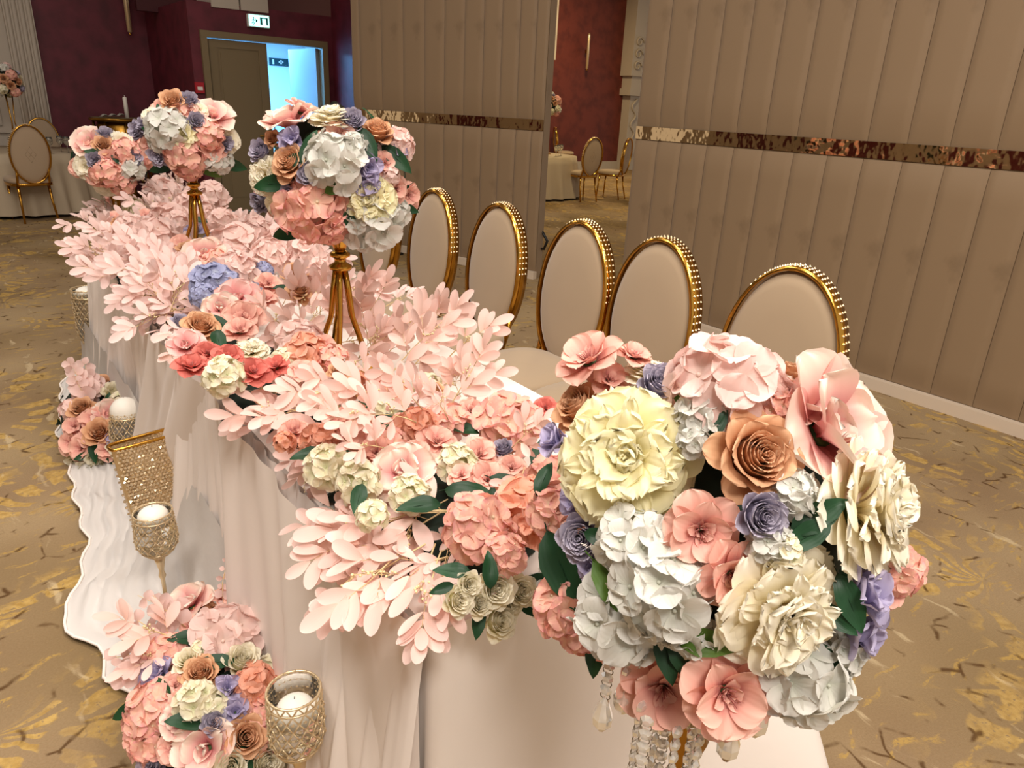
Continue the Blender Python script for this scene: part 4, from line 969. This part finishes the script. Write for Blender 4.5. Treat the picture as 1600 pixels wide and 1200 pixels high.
# dark greenery bed under the blooms: a long ridge of foliage per stretch
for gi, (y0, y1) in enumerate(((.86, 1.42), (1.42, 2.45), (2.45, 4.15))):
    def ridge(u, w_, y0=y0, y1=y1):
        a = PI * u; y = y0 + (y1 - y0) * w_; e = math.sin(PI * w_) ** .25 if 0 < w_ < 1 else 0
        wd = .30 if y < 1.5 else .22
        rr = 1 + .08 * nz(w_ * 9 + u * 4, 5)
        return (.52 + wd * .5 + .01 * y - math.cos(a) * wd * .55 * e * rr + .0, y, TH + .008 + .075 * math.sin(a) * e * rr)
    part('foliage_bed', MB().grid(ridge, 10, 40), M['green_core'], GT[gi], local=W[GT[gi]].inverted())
SPR = '''560 640 440 598 1; 600 665 500 640 1; 620 640 540 590 1; 660 640 600 585 1; 700 655 660 600 1; 590 620 480 575 1; 650 660 560 630 1; 800 700 835 660 1; 820 730 800 810 1; 600 700 520 690 1; 640 840 497 945; 680 850 640 1000; 640 850 540 960; 700 860 680 950; 480 720 480 760; 620 800 470 870; 470 500 455 440; 500 500 500 430; 440 480 480 420; 520 520 540 440; 490 530 440 500; 540 640 470 620; 560 650 480 660; 520 620 450 600; 560 560 600 500; 580 540 560 470; 470 520 520 470; 700 800 450 835; 665 850 500 960; 690 860 640 1010; 720 800 560 800; 700 870 545 930; 650 800 520 860; 700 780 620 830; 730 830 670 900; 690 800 590 880;
500 640 350 650; 480 620 345 622; 520 640 400 640; 520 640 370 690; 500 690 470 750; 520 670 450 730;
600 600 720 462; 650 620 775 560; 600 560 665 490; 700 640 770 545; 570 560 450 610; 660 640 590 560; 560 520 610 440; 530 520 570 415; 600 520 735 475; 800 690 800 800; 840 700 780 750; 640 580 700 520; 580 600 520 560; 560 560 620 500; 700 560 760 500; 660 540 690 470; 600 480 650 460; 720 620 690 570;
330 470 165 530; 330 440 150 430; 300 480 185 510; 320 420 130 400; 280 420 110 355; 280 370 92 352; 300 350 150 300; 290 510 255 565; 300 450 200 480; 280 400 170 440; 260 440 170 470; 310 460 230 540; 260 380 150 380; 240 400 140 425; 290 430 220 430;
250 330 105 312; 220 310 285 272; 230 320 335 292; 200 350 95 356; 220 380 130 410; 300 400 210 450; 380 380 470 350; 400 400 525 395; 440 430 545 420; 480 480 560 470; 500 470 595 440; 240 290 180 275; 260 300 330 320; 230 340 160 330; 300 340 230 300; 310 330 380 330; 340 360 430 340; 420 410 490 375; 460 410 540 390; 300 310 250 265; 200 330 130 335; 500 510 580 500; 470 500 440 560; 510 540 590 530; 450 520 400 480; 540 470 610 460'''
for row in SPR.split(';'):
    bx, by, tx, ty, *up = map(float, row.split())
    p, n = garland_hit(bx, by, .95 if up else .84)
    Db = (p - EYE).length; along = ray(tx, ty)
    hang = ty > by + 30 and not up
    if hang:                                   # falls over the front edge of the table
        q, _ = garland_hit(tx, ty, .78, .38, .72)
    else:
        k = .965 if tx < bx else .985
        q = EYE + along * Db * k
        if q.z < TH + .07 and q.x > .44: q = at_z(tx, ty, TH + .09)
    D = Db
    lq = (q - p).length
    if lq < .05: continue
    q = p + (q - p) * (max(.06, lq - .045) / lq)
    if (q - p).length > .34: q = p + (q - p).normalized() * .34
    spray(gpar(p.y), p, q, .056 if D < 2.3 else .060, D > 2.6)
for i in range(46):                             # shorter sprigs that fill the ridge between the blooms
    y = rnd.uniform(2.3, 4.1); x = .50 + .02 * y + rnd.uniform(-.02, .30)
    if y < 1.35: x += .1
    p = Vector((x, y, TH + .10)); a = rnd.uniform(0, 6.28)
    q = p + Vector((math.cos(a) * .10 - .05, math.sin(a) * .1, rnd.uniform(.04, .11)))
    spray(gpar(y), p, q, .048, y > 2.4)

# ------------------------------------------------------------------ floor arrangements
FB = '''or 293 942 70 -.2 .8 .5; cr 323 956 42; cb 356 933 50; cb 382 936 58; cb 396 956 42; eh 358 998 92; dl 416 975 58 20; dl 428 942 44 50; dl 296 1002 50 200; gh 317 1017 36; wr 294 1034 36; wr 404 996 36; wr 416 1019 38; wr 378 1034 46; cr 314 1054 62; lb 248 1053 54; lb 356 1077 48; lb 368 1112 44; cb 272 1071 48; cb 278 1096 42; ah 398 1072 60; gh 308 1096 56; gh 334 1102 42; dl 302 1126 62 190; ph 238 1108 68; or 281 1126 50; ph 234 1153 58; cb 269 1171 48; or 320 1170 84 -.1 .3 .9; cr 383 1153 68; ph 410 1113 46; ph 418 1153 44; wr 413 1190 46; wr 436 1176 40; lr 242 1186 42; dl 380 1184 44 -60; dl 204 1110 40 210; lb 434 990 30; cb 452 1000 28; lb 438 1020 30; cb 449 1040 32; gh 428 1048 48; ph 258 1020 50; dl 340 1040 50 20; dl 430 1100 50 -20; ph 215 1130 40; wr 360 1195 44; lr 335 1130 34; dl 260 1080 40 120; cb 300 975 40'''
cB = Vector((.31, 1.56, .10))
fa = thing('floor_arrangement', 'low flower arrangement with two caramel roses on the floor at bottom left', 'flower arrangement', (cB.x, cB.y, .0), 0, 'flower arrangements on the floor')
rB = (.17, .27, .16)
core_ball(fa, cB, rB, .8)
part('tray', MB().lathe([(.14, .002), (.16, .01), (.15, .02)], 24), M['green_core'], fa)
build_mound(fa, cB, rB, FB, 46)
for bx, by, tx, ty in [(250, 1010, 160, 1030), (260, 990, 200, 960), (270, 1000, 190, 1000), (240, 1040, 165, 1060), (300, 960, 215, 930), (290, 980, 240, 930), (350, 960, 358, 862), (400, 960, 435, 880)]:
    p, n = sphere_hit(cB, rB, bx, by); q = EYE + ray(tx, ty) * (p - EYE).length * .99
    round_sprig(fa, p, q, .02 if tx < 300 else .011)
for bx, by, tx, ty in [(280, 1000, 210, 985), (270, 1010, 225, 1040)]:
    p, n = sphere_hit(cB, rB, bx, by); spray(fa, p, EYE + ray(tx, ty) * (p - EYE).length * .98, .05)
FA = '''cr 164 602 40; dl 196 604 28 30; cr 215 598 30; wr 181 616 34; eh 220 612 40; eh 140 612 44; lr 201 630 26; cr 128 640 42; cb 148 652 44; or 175 646 50; cb 116 665 38; cr 156 677 48; cb 220 649 30; cb 111 692 42; cb 126 700 42; cb 169 700 38; lb 177 686 28; wr 124 717 32; wr 145 716 20; wr 155 721 20; wr 143 731 32; wr 164 728 30; dl 215 684 30 20; wr 228 684 28; cb 231 632 28; dl 231 661 28 60; dl 150 705 30 -80; dl 195 660 30 10; eh 205 590 30; dl 180 715 30 -30; cb 190 665 36; gh 190 630 36; cb 140 680 36; dl 170 630 26 90; wr 200 720 30; wr 185 700 26; cb 205 700 34; eh 110 640 30; dl 135 710 26 200; ph 200 612 34'''
cA = Vector((.40, 3.60, .10))
fa2 = thing('floor_arrangement', 'low flower arrangement behind the mesh vase at the far end of the train', 'flower arrangement', (cA.x, cA.y, 0), 0, 'flower arrangements on the floor')
rA = (.20, .42, .15)
core_ball(fa2, cA, rA, .8)
part('tray', MB().lathe([(.16, .002), (.18, .01), (.17, .02)], 24), M['green_core'], fa2)
build_mound(fa2, cA, rA, FA, 999)
for bx, by, tx, ty in [(150, 620, 105, 560), (150, 620, 120, 600), (140, 625, 115, 585), (150, 610, 130, 560), (205, 600, 212, 545)]:
    p, n = sphere_hit(cA, rA, bx, by); q = EYE + ray(tx, ty) * (p - EYE).length
    round_sprig(fa2, p, q, .026)

# ------------------------------------------------------------------ gold mesh goblets and the mesh vase
def goblet(loc, rt, rm, rb, hc, hs, label, nA=14, nR=6, wire=.0017, crystals=True):
    g = thing('mesh_goblet', label, 'candle holder', loc, 0, 'gold mesh candle goblets')
    part('foot', MB().lathe([(.045, 0), (.045, .006), (.02, .014), (.008, .03)], 20), M['mesh_gold'], g)
    part('stem', MB().lathe([(.006, .02), (.006, hs * .55), (.011, hs * .62), (.007, hs * .7), (.013, hs * .86), (.02, hs)], 14), M['mesh_gold'], g)
    def rad(t): return (rb + (rm - rb) * math.sin(PI / 2 * min(1, t / .35))) if t < .35 else rm + (rt - rm) * ((t - .35) / .65)
    P = [[(rad(i / nR) * math.cos(2 * PI * (k + .5 * (i % 2)) / nA), rad(i / nR) * math.sin(2 * PI * (k + .5 * (i % 2)) / nA), hs + hc * i / nR) for k in range(nA)] for i in range(nR + 1)]
    b = MB(); cx = MB()
    for i in range(nR):
        for k in range(nA):
            for kk in ((k, (k + 1) % nA) if i % 2 else (k, (k - 1) % nA)): b.tube([P[i][k], P[i + 1][kk]], wire, 4)
            if 0 < i: cx.octa(P[i][k], wire * 2.6)
            if crystals and 0 < i < nR - 0:
                a = P[i][k]; cx.octa((a[0] * .97, a[1] * .97, a[2] + hc / nR), wire * 2.4)
    part('wire_lattice', b, M['mesh_gold'], g, kind='stuff'); part('crystals', cx, M['mesh_gold'], g, False, kind='stuff')
    part('liner', MB().lathe([(rad(0) * .9, hs)] + [(rad(t) * .955, hs + hc * t) for t in np.linspace(.1, .97, 7)], 24, cap=False), M['glass'], g)
    for t in (0.04, .12, .88, 1.0): part('rim', MB().tube([(rad(t) * math.cos(a), rad(t) * math.sin(a), hs + hc * t) for a in np.linspace(0, 2 * PI, 29)[:-1]], wire * 1.5, 5, closed=True), M['mesh_gold'], g)
    return g
def candle(loc, r, label, sq=.72):
    prof = [(.001, -r * sq)] + [(r * math.cos(a), r * sq * math.sin(a)) for a in np.linspace(-1.2, 1.25, 11)] + [(r * .12, r * sq * .99), (.002, r * sq * 1.0)]
    c = thing('candle', label, 'candle', loc, 0, 'white ball candles in goblets')
    part('wax', MB().lathe(prof, 20), M['candle'], c); part('wick', MB().tube([(0, 0, r * sq * .98), (.001, 0, r * sq + .006)], .001, 4), M['wick'], c)
# near goblet
q = at_z(464, 1048, .47); G = Vector((q.x - .02, q.y - .03, 0))
goblet(G, .052, .056, .036, .155, .30, 'gold lattice goblet with white candle at bottom left beside the floor arrangement', 14, 8, .0018)
candle(G + Vector((0, 0, .405)), .038, 'white ball candle in the nearest gold lattice goblet')
q = at_z(262, 952, .045); G2 = Vector((q.x, q.y, .045))
goblet(G2, .053, .060, .03, .145, .205, 'gold mesh goblet on tall stem in front of the mesh vase', 14, 8, .0017)
candle(G2 + Vector((0, 0, .335)), .043, 'white ball candle in the goblet before the mesh vase')
q = at_z(212, 742, 0); G3 = Vector((q.x, q.y, .03))
q2 = EYE + ray(199, 690) * ((G3 - EYE).length * .97)
goblet(G3, .055, .075, .035, .15, max(.12, q2.z - .12), 'small gold mesh goblet holding an egg-shaped candle above the far floor flowers', 14, 7, .002)
candle(G3 + Vector((0, 0, max(.12, q2.z - .12) + .15)), .058, 'egg-shaped white candle in the goblet above the far floor flowers', 1.0)
q = at_z(158, 590, 0); G4 = Vector((q.x, q.y, 0)); D4 = (G4 - EYE).length
goblet(G4 + Vector((0, 0, .02)), .075, .078, .04, .34, .16, 'tall gold mesh goblet standing at the far end of the train', 14, 12, .0022)
candle(G4 + Vector((0, 0, .50)), .055, 'white ball candle in the tall far goblet', .6)
# big tapered mesh vase
qa = at_z(206, 878, .02); qb = at_z(263, 856, .02); q = (qa + qb) / 2 + (qb - qa).normalized() * .055; V = Vector((q.x, q.y, .03))
vs = thing('mesh_vase', 'large flat flared gold mesh vase with sparkling beads standing on the train', 'vase', V, math.atan2(qb.y - qa.y, qb.x - qa.x))
hV, r0v, r1v = .43, .082, .124
def vr(t): return r0v + (r1v - r0v) * t
def vpt(a, t, k=1):
    ex = 2 / 5.0; c, s = math.cos(a), math.sin(a); r = vr(t) * k; y = .03 * k
    return (r * math.copysign(abs(c) ** ex, c), y * math.copysign(abs(s) ** ex, s), hV * t)
part('shell', MB().grid(lambda u, w_: vpt(2 * PI * w_, u, .97), 4, 40), M['mesh_gold'], vs)
b = MB(); wv = MB()
for i in range(34):
    for k in range(19):
        for sd in (-1, 1):
            t_ = (i + .5) / 34; q_ = (k + .5 * (i % 2) - 9) / 9.5; z = hV * t_; s = rnd.uniform(.0055, .0085); oc = Matrix.Translation((q_ * vr(t_), sd * .031, z)) @ Quaternion((rnd.gauss(0, 1), rnd.gauss(0, 1), rnd.gauss(0, 1), rnd.gauss(0, 1))).normalized().to_matrix().to_4x4(); b.add([tuple(oc @ Vector(c_)) for c_ in ((s, 0, 0), (0, s, 0), (-s, 0, 0), (0, -s, 0), (0, 0, s), (0, 0, -s))], [(0, 1, 4), (1, 2, 4), (2, 3, 4), (3, 0, 4), (1, 0, 5), (2, 1, 5), (3, 2, 5), (0, 3, 5)])
part('beads', b, M['bead'], vs, False, kind='stuff')
for t in (0, 1): part('rim', MB().tube([vpt(a, t, 1.01) for a in np.linspace(0, 2 * PI, 41)[:-1]], .006, 6, closed=True), M['gold'], vs)
part('base', MB().grid(lambda u, w_: tuple(Vector(vpt(2 * PI * w_, 0, u)) + Vector((0, 0, .002))), 2, 40), M['mesh_gold'], vs)

# ------------------------------------------------------------------ distant centrepieces on the dining tables
def centrepiece(top, zb, label, r=.2, seed=1):
    R = random.Random(seed)
    s = thing('flower_stand', 'slim gold stand under the ' + label, 'flower stand', (top.x, top.y, zb), 0, 'slim centrepiece stands'); h = top.z - zb - r * .6
    for k in range(3): a = 2.1 * k; part('rod', MB().tube([(.07 * math.cos(a), .07 * math.sin(a), .008), (.02 * math.cos(a), .02 * math.sin(a), h * .5), (.05 * math.cos(a), .05 * math.sin(a), h)], .007, 5), M['gold'], s)
    part('foot', MB().lathe([(.09, 0), (.09, .008), (.08, .012)], 18), M['gold'], s)
    f_ = thing('bouquet', label, 'bouquet', top, 0, 'distant centrepiece bouquets')
    core_ball(f_, top, (r, r, r * .9), .75)
    ks = ['cr', 'cp', 'ph', 'eh', 'cb', 'gh', 'cr', 'dl', 'lr', 'wh']
    for k in range(34):
        z = 1 - 1.75 * (k + .5) / 34; rr = math.sqrt(1 - z * z); a = 2.4 * k; n = Vector((rr * math.cos(a), rr * math.sin(a), z)); flower(f_, R.choice(ks), top + n * r * .92, n, r * R.uniform(.42, .66), False, label=False)
centrepiece(at_y(8, 128, TL.y), .746, 'dark rose centrepiece bouquet above the far left round table', .2, 3)
pt = at_y(858, 165, TG.y)
centrepiece(pt, .746, 'cream centrepiece bouquet above the table seen through the gap', .22, 5)
